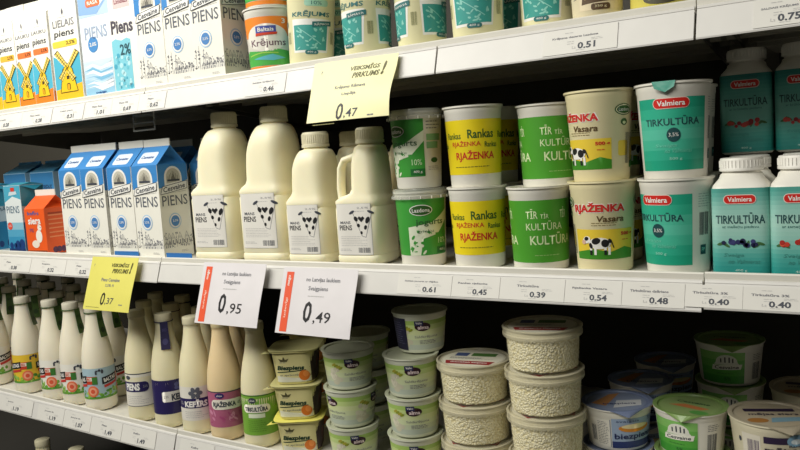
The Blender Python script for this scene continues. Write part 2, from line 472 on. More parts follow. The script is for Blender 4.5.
# --- pale blue carton and the two-percent carton with bubbles
def pale_blue():
    a = Art(); h = 47
    for k, c in enumerate(('#d3e6f2', '#bfdcee', '#abd2e9', '#9ac9e4')):
        a.rect(-h, 76 - k * 19 - 19, h, 76 - k * 19, M(c, .4), 1)
    rg = random.Random(5)
    for k in range(8):
        v = 70 - k * 7; a.poly([(-h + 1, v), (-18, v + rg.uniform(2, 9)), (8, v - rg.uniform(0, 5)), (h - 2, v + rg.uniform(0, 9)), (h - 2, v - 2), (6, v - 8), (-18, v + 1)], M(rg.choice(('#eef4f8', '#7fbbdd', '#cfe4f1')), .4), 2)
    a.rect(-h, 165, h, 225, M('#bcd3ec', .4), 1); a.poly([(-h, 172), (-h, 225), (h, 225), (h, 196), (10, 168)], M('#8fb4e0', .4), 2); a.poly([(-6, 225), (h, 225), (h, 200), (20, 182)], M('#dfe9f4', .4), 3)
    a.rrect(-22, 184, 24, 200, 5, M('#e9764a', .4), 4); a.text('RASA', 1, 192, 34, 8, WHITE, 5, .02)
    a.text('PIENS', 2, 132, 72, 25, M('#a0aec4', .5), 2, .01)
    a.ell(-10, 108, 16, 16, M('#4f8ecb', .4), 2, 24); a.text('2,0%', -10, 108, 22, 9, WHITE, 3, .02)
    a.text('svaigs', 2, 9, 34, 6, DBLUE, 3, .02)
    return a
p_pale = gable('milk_carton', 'milk carton', 96, 226, 34, 14, M('#e4ecf3', .4), M('#cfdff0', .4), WHITE, pale_blue())
def two_pct():
    a = Art(); T = M('#84ccdc', .4); rg = random.Random(2)
    a.poly([(-38, 3), (19, 3), (19, 104), (8, 108), (-8, 104), (-26, 109), (-38, 105)], T, 1)
    for k in range(34):
        r = rg.uniform(2, 5.5); a.ell(rg.uniform(-33, 14), 12 + 66 * rg.random() ** 1.4, r, r, M(rg.choice(('#4fa9c4', '#6cbfd2', '#b9e4ec')), .4), 2, 12)
    a.text('2%', 2, 86, 32, 22, M('#2c5560', .5), 3, .02)
    a.text('Piens', -3, 132, 66, 27, M('#4a4550', .5), 2, .03)
    a.poly([(-24, 168), (24, 168), (26, 190), (12, 197), (-12, 197), (-26, 190)], M('#d9c3c2', .5), 1); a.text('Limbaži', 0, 181, 40, 9, M('#8a4a56', .5), 2, .02)
    return a
p_two = gable('milk_carton', 'milk carton', 80, 226, 34, 14, CWH, CWH, WHITE, two_pct())
BK = M('#4f9cc8', .45)
bka = Art().rect(-46, 120, 46, 188, M('#3f86bd', .45), 1).rect(-46, 2, 46, 60, M('#4f9cc8', .45), 1).text('MĀJAS PIENS', 0, 150, 78, 26, M('#2a4868', .5), 2, .02).ell(-30, 90, 26, 22, M('#dfe9ef', .45), 2)
p_back = gable('milk_carton', 'milk carton', 95, 190, 22, 6, M('#9fc6de', .45), BK, BK, bka)

# --- low turquoise brick carton and orange half-litre carton
def brick_front():
    a = Art(); h = 30.5
    for k, c in enumerate(('#2d86b4', '#3b93bd', '#55a5c8', '#8fc1d4')):
        a.rect(-h, 6 + k * 17, h, 23 + k * 17, M(c, .4), 1)
    a.poly([(-h, 74), (h, 74), (h, 128), (0, 136), (-h, 122)], M('#dfe6e6', .4), 1)
    a.rect(-h, 120, h, 161, M('#4fa9c4', .4), .6)
    a.rect(-4, 148, 10, 157, M('#d8402e', .4), 3); a.poly([(-14, 138), (18, 141), (16, 148), (-10, 147)], M('#c9dbe2', .4), 2)
    a.text('PIENS', -2, 105, 48, 17, M('#4a6a80', .5), 3)
    a.ell(-19, 66, 9, 9, M('#e0523e', .4), 3); a.text('2,5%', -19, 66, 12, 5, WHITE, 4)
    for x, r in ((-20, 8), (4, 11), (20, 13), (-6, 7)): a.ell(x, 15 + r * .5, r * .8, r, M('#20407a', .4), 4)
    a.rect(-h, 3, h, 12, M('#1d3768', .4), 3)
    return a
def brick():
    root = empty('milk_carton'); root['category'] = 'milk carton'
    P = PM(); P.box(-31, 31, -31, 31, 0, 162, M('#cfdde2', .4)); P.build('carton_body', root, smooth=False)
    P = PM(); P.add([(-31, -31, 162.3), (31, -31, 162.3), (31, 31, 162.3), (-31, 31, 162.3), (-31, -2, 168), (31, -2, 168)], [(0, 1, 5, 4), (2, 3, 4, 5), (1, 2, 5), (3, 0, 4)], M('#3f9fb8', .4))
    P.add([(31.4, -30, 161), (31.4, 30, 161), (44, 0, 150)], [(0, 1, 2)], M('#2e8aa4', .4)); P.build('top_flap', root, smooth=False)
    brick_front().build('front_print', front_of(62), root)
    s = Art().rect(-30.5, 6, 30.5, 74, M('#2d86b4', .4), 1).rect(-30.5, 112, 30.5, 161, M('#3f9fb8', .4), 1).text('MĀJAS', 0, 104, 44, 14, M('#4a6a80', .5), 2)
    for x, r in ((-20, 8), (4, 11), (18, 12)): s.ell(x, 15 + r * .5, r * .8, r, M('#20407a', .4), 3)
    s.build('side_print', right_of(62), root)
    return root
p_brick = brick()
ORG = M('#ee5f24', .4)
def orange_front():
    a = Art()
    a.text('kefīrs', -4, 96, 40, 9, M('#3f5fa0', .5), 2, .02); a.text('siera', -2, 78, 44, 16, WHITE, 2, .03)
    a.ell(10, 42, 11, 15, M('#f1ece2', .5), 2); a.ell(14, 62, 7, 7, M('#f1ece2', .5), 2); a.poly([(8, 66), (12, 76), (14, 66)], M('#f1ece2', .5), 2)
    a.ell(-4, 24, 13, 9, M('#efe3d4', .5), 2); a.ell(17, 63, 1.3, 1.3, BLACK, 3); a.text('9%', -14, 56, 14, 9, M('#30488c', .5), 2)
    a.rect(-34, 2, 34, 9, M('#7a3a1c', .5), 1)
    return a
orr = Art()
for k in range(6): orr.rect(-26, 88 - k * 10, 24 - (k % 3) * 6, 91 - k * 10, M('#f59a66', .5), 1)
orr.rect(-26, 92, 26, 96, M('#b8431a', .5), 2)
for x in (-14, -4, 8, 20): orr.ell(x, 9, 7, 7, M('#5a3a5c', .5), 2)
p_orange = gable('curd_carton', 'carton', 70, 106, 30, 13, ORG, ORG, M('#e9e3d9', .5), orange_front(), orr)

# --- plastic milk jugs
HD = M('#f4edcd', .42, 'plastic'); CAPM = M('#d9d3b6', .5)
def jug(w, hbody, hfull, hneck, htot, rcap, notch, inset, cn, lab):
    """w lower width, hbody top of the lower half, hfull where the shoulder dome starts, hneck base of the cap; notch: room left for a side handle"""
    root = empty('milk_jug'); root['category'] = 'milk jug'
    a = w / 2; x1 = a - 4; x0 = -a + inset; cxu = (x0 + x1) / 2; au = (x1 - x0) / 2; bu = a - 4
    S_ = [(0, 0, 0, a - 6, a - 6, 4), (3, 0, 0, a - 2, a - 2, 4.5), (8, 0, 0, a, a, 5), (16, 0, 0, a, a, 5), (18.5, 0, 0, a - 1.8, a - 1.8, 5), (21, 0, 0, a - .6, a - .6, 5),
        (hbody - 16, 0, 0, a - .6, a - .6, 5), (hbody - 13, 0, 0, a - 2.4, a - 2.4, 5), (hbody - 9, 0, 0, a - 1, a - 1, 5), (hbody - 3, 0, 0, a - .8, a - .8, 5), (hbody + 3, cxu * .2, 0, a - 2.6 - abs(cxu) * .2, a - 2.5, 4.6),
        (hbody + 9, cxu * .8, 0, au + (a - au - abs(cxu)) * .3, bu + .6, 4.2), (hbody + 16, cxu, 0, au, bu, 3.8), (hfull - 20, cxu, 0, au, bu - .3, 3.5), (hfull, cxu, 0, au * .985, bu * .97, 3.2)]
    for t in (.2, .4, .58, .74, .87, .96):
        k = math.sqrt(1 - t ** 2.1); rn = rcap + 1
        S_.append((hfull + (hneck - 4 - hfull) * t, cxu + (cn - cxu) * t, 0, rn + (au * .985 - rn) * k, rn + (bu * .97 - rn) * k, 3.2 - 1.1 * t))
    S_ += [(hneck - 4, cn, 0, rcap, rcap, 2), (hneck - 2.5, cn, 0, rcap - 2, rcap - 2, 2), (hneck + 4, cn, 0, rcap - 3, rcap - 3, 2)]
    def secs(): return S_
    P = PM(); P.loft(secs(), HD, 64); P.build('jug_body', root, angle=50)
    P = PM()
    if notch:
        xs = -a + 8; yh = -17
        pts = [(x0 + 20, yh + 6, hfull + 18), (x0 + 6, yh + 2, hfull + 17), (xs + 9, yh, hfull + 11), (xs + 2, yh, hfull - 2), (xs, yh, (hfull + hbody) / 2 + 4), (xs - 1, yh, hbody + 18), (xs, yh, hbody + 4), (xs + 3, yh, hbody - 8)]
        P.tube(pts, 6.2, HD, 16, 10)
    else:
        yb = bu
        pts = [(cxu, yb - 10, hfull + 8), (cxu, yb + 4, hfull), (cxu, yb + 6, hfull - 20), (cxu, yb + 4, hbody + 20), (cxu, yb - 8, hbody + 6)]
        rr = []
        for x, y, z in pts: rr.append([(x + 11 * math.cos(t * math.pi / 8), y + 4 * math.sin(t * math.pi / 8), z + 3 * math.sin(t * math.pi / 8)) for t in range(16)])
        P.rings(rr, HD)
    P.build('handle', root, angle=60)
    P = PM(); cx = cn
    prof = [(rcap + 1.5, hneck - .5), (rcap + 1.5, hneck + 4.5), (rcap, hneck + 5), (rcap, htot - 2.5), (rcap - 2, htot), (rcap - 5, htot)]
    P.lathe(prof, CAPM, 40, cx=cx)
    for k in range(40):
        t = 2 * math.pi * k / 40; c, s = math.cos(t), math.sin(t)
        q = [(cx + (rcap + dr) * math.cos(t + dt), (rcap + dr) * math.sin(t + dt), z) for z in (hneck + 6, htot - 4) for dr, dt in ((-.2, -.03), (.9, 0), (-.2, .03))]
        P.add(q, [(0, 1, 4, 3), (1, 2, 5, 4)], CAPM)
    P.build('screw_cap', root, angle=40)
    SS = secs()
    def fn(u, v, e):
        for s0, s1 in zip(SS, SS[1:]):
            if s0[0] <= v <= s1[0]:
                t = (v - s0[0]) / (s1[0] - s0[0]); aa = s0[3] + (s1[3] - s0[3]) * t; bb = s0[4] + (s1[4] - s0[4]) * t; ee = s0[5] + (s1[5] - s0[5]) * t; break
        b = max(bb, a - .6); q = min(.999, abs(u / max(aa, a - .6)))
        return (u, -b * (1 - q ** ee) ** (1 / ee) - e - .25, v)
    lw, lh, lz, lu = lab
    A = Art(); LM = M('#e6e3dc', .5)
    A.rect(lu - lw / 2, lz, lu + lw / 2, lz + lh, LGREY, 1); A.rect(lu - lw / 2 + .5, lz + .5, lu + lw / 2 - .5, lz + lh - .5, LM, 2)
    k = lw / 56; ux = lambda x: lu + x * k; vz = lambda y: lz + y * lh / 90
    def E(x, y, rx, ry, m, L, rot=0, n=16): A.ell(ux(x), vz(y), rx * k, ry * lh / 90, m, L, n, rot)
    A.text('MANS', ux(-13), vz(57), 17 * k, 5 * lh / 90, INK, 3, .02); A.text('PIENS', ux(-13), vz(48), 21 * k, 9 * lh / 90, BLACK, 3, .02)
    n0 = len(A.it)
    # cow's head drawn in black patches
    A.line([(ux(2), vz(72)), (ux(13), vz(36)), (ux(18), vz(34)), (ux(26), vz(70))], .7, GREY, 3)
    E(1, 72, 4, 2, INK, 4, .5); E(25, 72, 4, 2, INK, 4, -.5)
    for x, y, rx, ry, ro in ((6, 62, 2.4, 4.2, .5), (21, 60, 2.4, 5.5, -.4), (9, 52, 2, 3, .3), (18, 49, 1.8, 3.6, -.3), (12.5, 41, 1.5, 2.5, 0)): E(x, y, rx, ry, BLACK, 4, ro)
    A.poly([(ux(13), vz(57)), (ux(8.5), vz(63)), (ux(10.5), vz(66)), (ux(13), vz(64)), (ux(15.5), vz(66)), (ux(17.5), vz(63))], BLACK, 5)
    cu_, cv_ = ux(13), vz(54)
    A.it[n0:] = [([(cu_ + (x - cu_) * 1.22, cv_ + (y - cv_) * 1.15) for x, y in vs], fs, m, L) for vs, fs, m, L in A.it[n0:]]
    A.text('2,5%', ux(16), vz(82), 18 * k, 3.4, GREY, 3); A.lines(ux(2), vz(76), 22 * k, 1, LGREY, 3)
    A.lines(ux(-22), vz(32), 44 * k, 6, LGREY, 3, th=.7, gap=3); A.barcode(ux(6), vz(4), 19 * k, 9 * lh / 90, INK, 3); A.lines(ux(-24), vz(10), 22 * k, 2, LGREY, 3)
    A.build('label', fn, root, du=3, dv=lh, lift=.15)
    return root
p_jug2 = jug(104, 136, 200, 256, 284, 24, 0, 17, 14, (78, 100, 28, 0))
p_jug1 = jug(87, 112, 166, 204, 230, 23, 1, 33, 16, (67, 86, 19, -1))
p_jug1b = jug(87, 112, 166, 204, 230, 23, 0, 13, 9, (67, 86, 19, -1))

# --- cups
def cup(name, cat, rt, rb, h, body, art, span, zlab, foil=None, rim=None, turn=0.0, lid=None, n=48, lname='label'):
    """tapered cup; art wraps round it at radius (rt+rb)/2"""
    root = empty(name); root['category'] = cat
    rr = rt - 3.2
    side = [(rb, 3), (rr, h - 12)]
    prof = [(rb - 4, 1.5), (rb - 3, 0), (rb - 1.5, 0), (rb, 3), (rr, h - 12), (rr + .6, h - 11), (rr + 1.2, h - 3.5), (rt, h - 3), (rt + .3, h - 1.8), (rt, h - .7)]
    P = PM(); P.lathe(prof, body, n, True, lid == 'dome'); P.build('cup_body', root)
    if lid != 'dome':
        P = PM(); P.lathe([(rt + .2, h - .65), (rt + .4, h - .2), (rt - 2.5, h), (rt - 6, h - .6), (rt - 7, h - 3), (2, h - 3)], foil or M('#c9c6ba', .35, 'foil'), n, c0=False)
        P.build('foil_lid', root)
    if art:
        rm = (rb + rr) / 2
        art.build(lname, around(side, rm, turn), root, du=4, dv=None)
    return root
def repeat(one, wd, total, clipv=None):
    a = Art(); k = -math.floor(total / 2 / wd)
    x = k * wd
    for i in range(int(total // wd)): a.plus(one.shift((i - (total // wd - 1) / 2) * wd))
    return a

CUPW = M('#e9e6dc', .4); CREAM = M('#eadfb4', .42)
# yellow rjazenka cups
RED = M('#c9281e', .5); DGRN = M('#2c5a22', .5); YELL = M('#ecd51c', .42)
def rank_art():
    a = Art(); total = 2 * math.pi * 42
    a.rect(-total / 2, 21, total / 2, 101, YELL, 1)
    for k in range(3):
        u = (k - 1) * 88
        a.text('Rankas', u + 8, 80, 40, 13, DGRN, 2, .02); a.text('Rankas', u - 36, 78, 27, 9.5, DGRN, 2, .015)
        a.text('RJAŽENKA', u - 16, 65.5, 46, 10.5, RED, 2, .015); a.text('Rankas', u + 24, 64, 22, 8, DGRN, 2, .015)
        a.text('RJAŽENKA', u - 2, 48, 62, 17, RED, 2, .025)
        a.lines(u - 36, 31.5, 76, 1, M('#7d7420', .5), 2, th=1.2)
    return a
p_rank = cup('rjazenka_cup', 'cup', 46.5, 38.5, 122, CUPW, rank_art(), 0, 0, M('#e3dfd2', .4))
# green sour milk cups
GRN = M('#4a9a2c', .42); PGRN = M('#d4e6b4', .5)
def tir_art():
    a = Art(); total = 2 * math.pi * 43
    a.rect(-total / 2, 12, total / 2, 101, GRN, 1)
    for k in range(3):
        u = (k - 1) * 90
        a.text('TĪR', u - 22, 88, 17, 14, PGRN, 2, .01); a.text('TĪR', u - 4, 85, 12, 8, PGRN, 2); a.text('KULTŪRA', u - 4, 71, 54, 13, PGRN, 2, .005)
        a.text('KULTŪRA', u + 8, 52, 68, 17, PGRN, 2, .015); a.text('TĪR', u + 26, 88, 12, 15, PGRN, 2, .01)
        a.lines(u - 20, 28, 50, 1, M('#9cc678', .5), 2)
    a.it = [([(x, y - 6) if L > 1 else (x, y) for x, y in vs], fs, m, L) for vs, fs, m, L in a.it]
    return a
p_tir = cup('sour_milk_cup', 'cup', 47, 40.5, 120, CUPW, tir_art(), 0, 0, M('#d9d6c8', .4))
# beige cups with a cow on a meadow
MEAD = M('#3e8a24', .45); SKYY = M('#e6c83c', .45)
def cow(a, u, v, s, L=4):
    E = lambda x, y, rx, ry, m, q=0, l=L: a.ell(u + x * s, v + y * s, rx * s, ry * s, m, l, 14, q)
    E(0, 10, 10, 5, WHITE); E(-12, 13, 4, 3, WHITE, .4); a.ell(u - 15 * s, v + 11 * s, 2.2 * s, 2 * s, M('#d8b09a', .5), L + 1, 10)
    for x in (-8, -4, 5, 8.5): a.rect(u + (x - 1.1) * s, v, u + (x + 1.1) * s, v + 7 * s, WHITE, L)
    for x, y, rx, ry in ((-3, 12, 4, 2.8), (5, 10, 3.5, 3.4), (9, 12, 1.6, 2), (-12, 14, 2.2, 1.7), (-8, 8, 1.6, 2.6)): E(x, y, rx, ry, BLACK, .3, L + 1)
    for x in (-8, 5): a.rect(u + (x - 1.1) * s, v, u + (x + 1.1) * s, v + 4 * s, BLACK, L + 1)
    a.line([(u + 10 * s, v + 13 * s), (u + 12.5 * s, v + 6 * s)], 1 * s, BLACK, L)
def vas_art(brand_ell=True):
    a = Art()
    def panel(u):
        a.rect(u - 44, 24, u + 46, 64, SKYY, 1)
        a.poly([(u - 44, 24), (u + 46, 24), (u + 46, 36), (u + 30, 40), (u + 10, 34), (u - 15, 38), (u - 44, 33)], MEAD, 2)
        cow(a, u - 6, 30, 1.55)
        a.text('RJAŽENKA', u - 6, 92, 75, 18, WHITE, 2, .05); a.text('RJAŽENKA', u - 6, 92, 72, 15.5, RED, 3, .045); a.text('Vasara', u + 10, 78, 38, 8, M('#5a4420', .5), 3, .02, .2)
        a.lines(u - 16, 72, 46, 2, M('#8a7748', .5), 2, th=.9, gap=3)
        a.text('500 g', u + 34, 57, 20, 6, RED, 3, .04); a.lines(u + 26, 49, 14, 1, RED, 3)
        a.rrect(u + 64 - 8, 40, u + 64 + 10, 60, 3, SKYY, 1)
        a.ell(u + 66, 100, 15, 7.5, DGRN, 2); a.ell(u + 66, 100, 13.4, 6.2, M('#e9e2c0', .5), 3); a.ell(u + 66, 100, 12.2, 5.2, DGRN, 4); a.text('Lazdona', u + 66, 100, 19, 4.2, WHITE, 5)
        a.ell(u + 66, 84, 6, 4.5, DGRN, 2); a.ell(u + 66, 83, 3, 2, M('#d8e0b0', .5), 3)
        a.barcode(u - 56, 30, 8, 40, INK, 3, n=8)
    panel(-2); panel(-2 - 125); panel(-2 + 125)
    a.it = [([(x, y - 6) for x, y in vs], fs, m, L) for vs, fs, m, L in a.it]
    return a
vart = vas_art()
p_vas = cup('rjazenka_cup', 'cup', 48, 38, 122, CREAM, vart, 0, 0, M('#ddd2a6', .4))
# white cups with a teal label and a red pill
TEAL = ['#0f8f74', '#14997d', '#1ea487', '#35b096', '#5cc0aa']
PILL = M('#d0281f', .4); DTEAL = M('#14464a', .5)
def pill(a, u, v, wd, h, L=3):
    a.rrect(u - wd / 2, v - h / 2, u + wd / 2, v + h / 2, h * .48, M('#f0d9d0', .4), L); a.rrect(u - wd / 2 + .8, v - h / 2 + .8, u + wd / 2 - .8, v + h / 2 - .8, h * .42, PILL, L + 1)
    a.text('Valmiera', u, v, wd * .74, h * .5, WHITE, L + 2, .02)
def valm_art():
    a = Art()
    for q in (0, 132):
        n = 7
        for k in range(n):
            c = ('#1a9f7f', '#2aa98a', '#43b698', '#56bea3', '#4bb99c', '#2fae8e', '#1fa283')[k]
            a.rect(-52 + q, 12 + k * 12.5, 42 + q, 24.5 + k * 12.5, M(c, .42), 1)
        u = q - 4
        pill(a, u, 93, 44, 13)
        a.text('TIRKULTŪRA', u, 72, 70, 11, DTEAL, 3, .015)
        a.ell(u + 2, 55, 8.6, 8.6, DTEAL, 3); a.text('3,5%', u + 2, 55, 12, 5, WHITE, 4)
        a.text('Svaiga', u - 8, 42, 28, 5, M('#6fcdb4', .5), 3, 0, .4); a.text('no Valmieras', u + 8, 36, 34, 5, M('#6fcdb4', .5), 3, 0, .4)
        a.text('500 g', u + 4, 26, 16, 4, M('#9fe0cc', .5), 3)
        a.lines(50 + q, 98, 22, 6, LGREY, 2, gap=3)
        a.barcode(52 + q, 48, 17, 28, INK, 2, n=12); a.rect(54 + q, 24, 64 + q, 36, DTEAL, 2); a.text('PP', 59 + q, 30, 6, 5, M('#7fd0c0', .5), 3)
    return a
va = valm_art()
def valm_cup(turn):
    r = cup('sour_milk_cup', 'cup', 49.3, 40, 119, CUPW, va, 0, 0, M('#dcd8cc', .4), turn=turn)
    P = PM()                                          # teal pull tab of the foil lid, folded over the rim
    pts = [(-27, -45, 119.4), (2, -49.9, 119.4), (0, -51.2, 112), (-11, -50.4, 106), (-24, -48, 111)]
    P.add(pts + [(x, y - .6, z) for x, y, z in pts], [(0, 1, 2, 3, 4), (9, 8, 7, 6, 5), (0, 4, 9, 5), (4, 3, 8, 9), (3, 2, 7, 8), (2, 1, 6, 7)], M('#1c8f7a', .35, 'foil')); P.build('pull_tab', r, smooth=False)
    return r
p_valm = valm_cup(0.0)
p_valm2 = cup('sour_milk_cup', 'cup', 49.3, 40, 119, CUPW, va, 0, 0, M('#dcd8cc', .4), turn=-0.30)
# clear-topped green yogurt cups
LGRN = M('#3f9a3c', .4); WAVE = M('#dfe6cf', .45)
def laz_art():
    a = Art()
    for q in (0,):
        a.rect(-84 + q, 18, 26 + q, 106, LGRN, 1)
        a.poly([(-44 + q, 18), (-26 + q, 18), (-20 + q, 44), (4 + q, 50), (26 + q, 72), (26 + q, 88), (-6 + q, 68), (-44 + q, 62)], WAVE, 2)
        a.ell(-22 + q, 88, 18, 8.5, WHITE, 3); a.ell(-22 + q, 88, 16.6, 7.3, DGRN, 4); a.text('Lazdona', -22 + q, 88, 27, 6, WHITE, 5, .01)
        a.text('jogurts', -8 + q, 68, 46, 11, M('#2f5f34', .5), 4, .01); a.text('grieķu', -16 + q, 55, 26, 6, M('#2f5f34', .5), 4)
        a.rect(0 + q, 19, 26 + q, 52, LGRN, 3); a.text('10%', 13 + q, 40, 16, 9, M('#cfe6bd', .5), 4); a.rect(2 + q, 20, 26 + q, 30, M('#1f6a30', .4), 4); a.text('400 g', 14 + q, 25, 14, 4.5, WHITE, 5)
        a.rect(30 + q, 72, 58 + q, 82, M('#7fae7a', .5), 2); a.rect(30 + q, 60, 52 + q, 70, M('#7fae7a', .5), 2); a.lines(30 + q, 100, 30, 3, GREY, 2, gap=5, th=1.4); a.ell(44 + q, 42, 7, 4, DGRN, 2); a.lines(32 + q, 32, 26, 3, LGREY, 2)
        rg = random.Random(int(q) + 4)
        for k in range(26): a.ell(rg.uniform(-42, -8) + q, rg.uniform(20, 60), rg.uniform(2, 4.5), rg.uniform(1, 2.2), rg.choice((LGRN, WAVE)), 3, 9, rg.uniform(0, 3))
    return a
la = laz_art()
def laz(turn):
    r = cup('yogurt_cup', 'cup', 44, 36, 117, CUPW, la, 0, 0, lid='dome', turn=turn)
    P = PM(); P.lathe([(41, 116.5), (43, 116.4), (43, 116.9), (2, 116.9)], M('#c8cdbf', .35, 'foil'), 40, c0=False); P.build('foil_seal', r)
    P = PM(); P.lathe([(46, 105), (46.2, 110), (44.8, 111), (44.5, 118), (43.5, 120.6), (41, 121), (39, 119.5), (1, 119.5)], M('#c9ccc0', .2, 'film', opacity=.42), 48, c0=False, c1=False)
    for k in range(16):
        t = 2 * math.pi * k / 16; P.box(45.9 * math.cos(t) - .8, 45.9 * math.cos(t) + .8, 45.9 * math.sin(t) - .8, 45.9 * math.sin(t) + .8, 105.5, 109.5, WHITE)
    P.build('clear_lid', r)
    return r
p_laz = laz(0.55); p_laz2 = laz(0.3)
# pale cream tall cups (top shelf) and the orange and green tub
AQ = M('#3d9d95', .42); AQ2 = M('#8fd0c4', .42); PALEY = M('#eee9bd', .42); DAQ = M('#2d6f70', .5)
def krej_art():
    a = Art()
    for q in (-134, 0, 134) if False else (-68, 68, 0):
        if q == 0: continue
    for q in (0, 96, -96):
        a.poly([(-26 + q, 20), (24 + q, 20), (28 + q, 76), (-28 + q, 76)], WHITE, 1)
        a.poly([(-24 + q, 24), (22 + q, 24), (24 + q, 66), (-25 + q, 66)], AQ, 2)
        rg = random.Random(3)
        for k in range(26):
            x, y = rg.uniform(-20, 18) + q, rg.uniform(27, 60); a.ell(x, y, rg.uniform(1.5, 4), rg.uniform(.8, 1.8), AQ2, 3, 8, rg.uniform(0, 3))
        a.line([(-18 + q, 62), (14 + q, 34)], 1.2, AQ2, 3)
        a.poly([(2 + q, 62), (30 + q, 66), (30 + q, 74), (2 + q, 71)], DAQ, 4); a.text('RĀMAVA', 16 + q, 68.3, 22, 4.5, WHITE, 5, 0, 0, .13)
        a.text('KRĒJUMS', 0 + q, 84, 54, 12, DAQ, 3, .015, .1)
        a.rrect(-8 + q, 97, 24 + q, 108, 4, M('#a8d8c0', .45), 2); a.text('10%', 8 + q, 102.5, 14, 6, DAQ, 3)
        a.rect(-22 + q, 112, 24 + q, 124, M('#b7e0cf', .45), 2); a.text('svaigs', q, 118, 30, 7, DAQ, 3); a.rrect(-8 + q, 17, 10 + q, 24, 3, DAQ, 4); a.text('400 g', 1 + q, 20.5, 12, 3.6, WHITE, 5)
        a.barcode(-40 + q, 36, 8, 20, M('#8a8c60', .5), 2, n=10)
    a.it = [([(x * 1.0 if L == 99 else (x - round(x / 96) * 96) * 1.28 + round(x / 96) * 90 if abs(x) < 150 else x, y) for x, y in vs], fs, m, L) for vs, fs, m, L in a.it]
    return a
p_krej = cup('sour_cream_cup', 'cup', 46, 38, 150, PALEY, krej_art(), 0, 0, M('#e4dfae', .4))
def tub_art():
    a = Art(); T = 2 * math.pi * 43; ORN = M('#f08a2e', .4); G = M('#4fae4e', .4)
    a.rect(-T / 2, 62, T / 2, 96, ORN, 1)
    for q in (-90, 0, 90):
        a.ell(q, 60, 40, 24, CUPW, 2, 28)
        a.rect(-18 + q, 68, 18 + q, 80, M('#4a58a8', .4), 4); a.text('Baltais', q, 74, 28, 7, WHITE, 5, .02); a.poly([(-19 + q, 63), (19 + q, 65), (20 + q, 69), (-18 + q, 68)], M('#d2452c', .4), 5)
        a.text('Krējums', q + 2, 50, 66, 16, M('#6a4a5a', .5), 3, .01)
        a.poly([(-45 + q, 12), (45 + q, 12), (45 + q, 36), (18 + q, 40), (-10 + q, 36), (-45 + q, 40)], G, 2); a.poly([(-30 + q, 24), (10 + q, 31), (34 + q, 24), (10 + q, 20)], M('#5fb8c8', .4), 3); a.line([(-40 + q, 30), (-10 + q, 34), (20 + q, 33)], 2, M('#9fd05a', .4), 3)
        a.rect(-45 + q, 4, 45 + q, 11, ORN, 2); a.text('3', 32 + q, 88, 7, 9, WHITE, 3, .03)
    return a
p_tub = cup('sour_cream_cup', 'cup', 48, 40, 113, CUPW, tub_art(), 0, 0, M('#d9d6cd', .4))
def brown_art():
    a = Art(); B = M('#5c4630', .5); rg = random.Random(8)
    for q in (-90, 0, 90):
        a.rect(-30 + q, 14, 30 + q, 60, M('#e8d9b8', .45), 1); a.poly([(-26 + q, 22), (30 + q, 26), (30 + q, 56), (-20 + q, 54)], B, 2)
        for k in range(30): a.ell(rg.uniform(-22, 26) + q, rg.uniform(28, 52), 2.2, 1.4, M(rg.choice(('#a98a5c', '#d8c08a', '#3e2c1c')), .5), 3, 8, rg.uniform(0, 3))
        a.rrect(-12 + q, 14, 14 + q, 22, 3, B, 4); a.text('350 g', 1 + q, 18, 16, 4, CREAM, 5); a.text('KREMS', q, 78, 44, 12, B, 2, .02); a.lines(-42 + q, 50, 9, 9, GREY, 2)
    return a
p_brown = cup('dessert_cup', 'cup', 41, 33, 130, M('#eadfbe', .42), brown_art(), 0, 0)
def yellow_art():
    a = Art(); Yl = M('#e0d04a', .45); T = 2 * math.pi * 43
    for q in (-90, 0, 90): a.ell(-10 + q, 16, 24, 8, M('#4a4630', .5), 2); a.text('sieriņš', q - 10, 16, 34, 6, M('#e8dc8a', .5), 3); a.text('Krēms', q, 60, 50, 14, M('#5a5220', .5), 2, .02)
    return a
p_yel = cup('dessert_cup', 'cup', 44, 42, 110, M('#e2d66a', .42), yellow_art(), 0, 0)

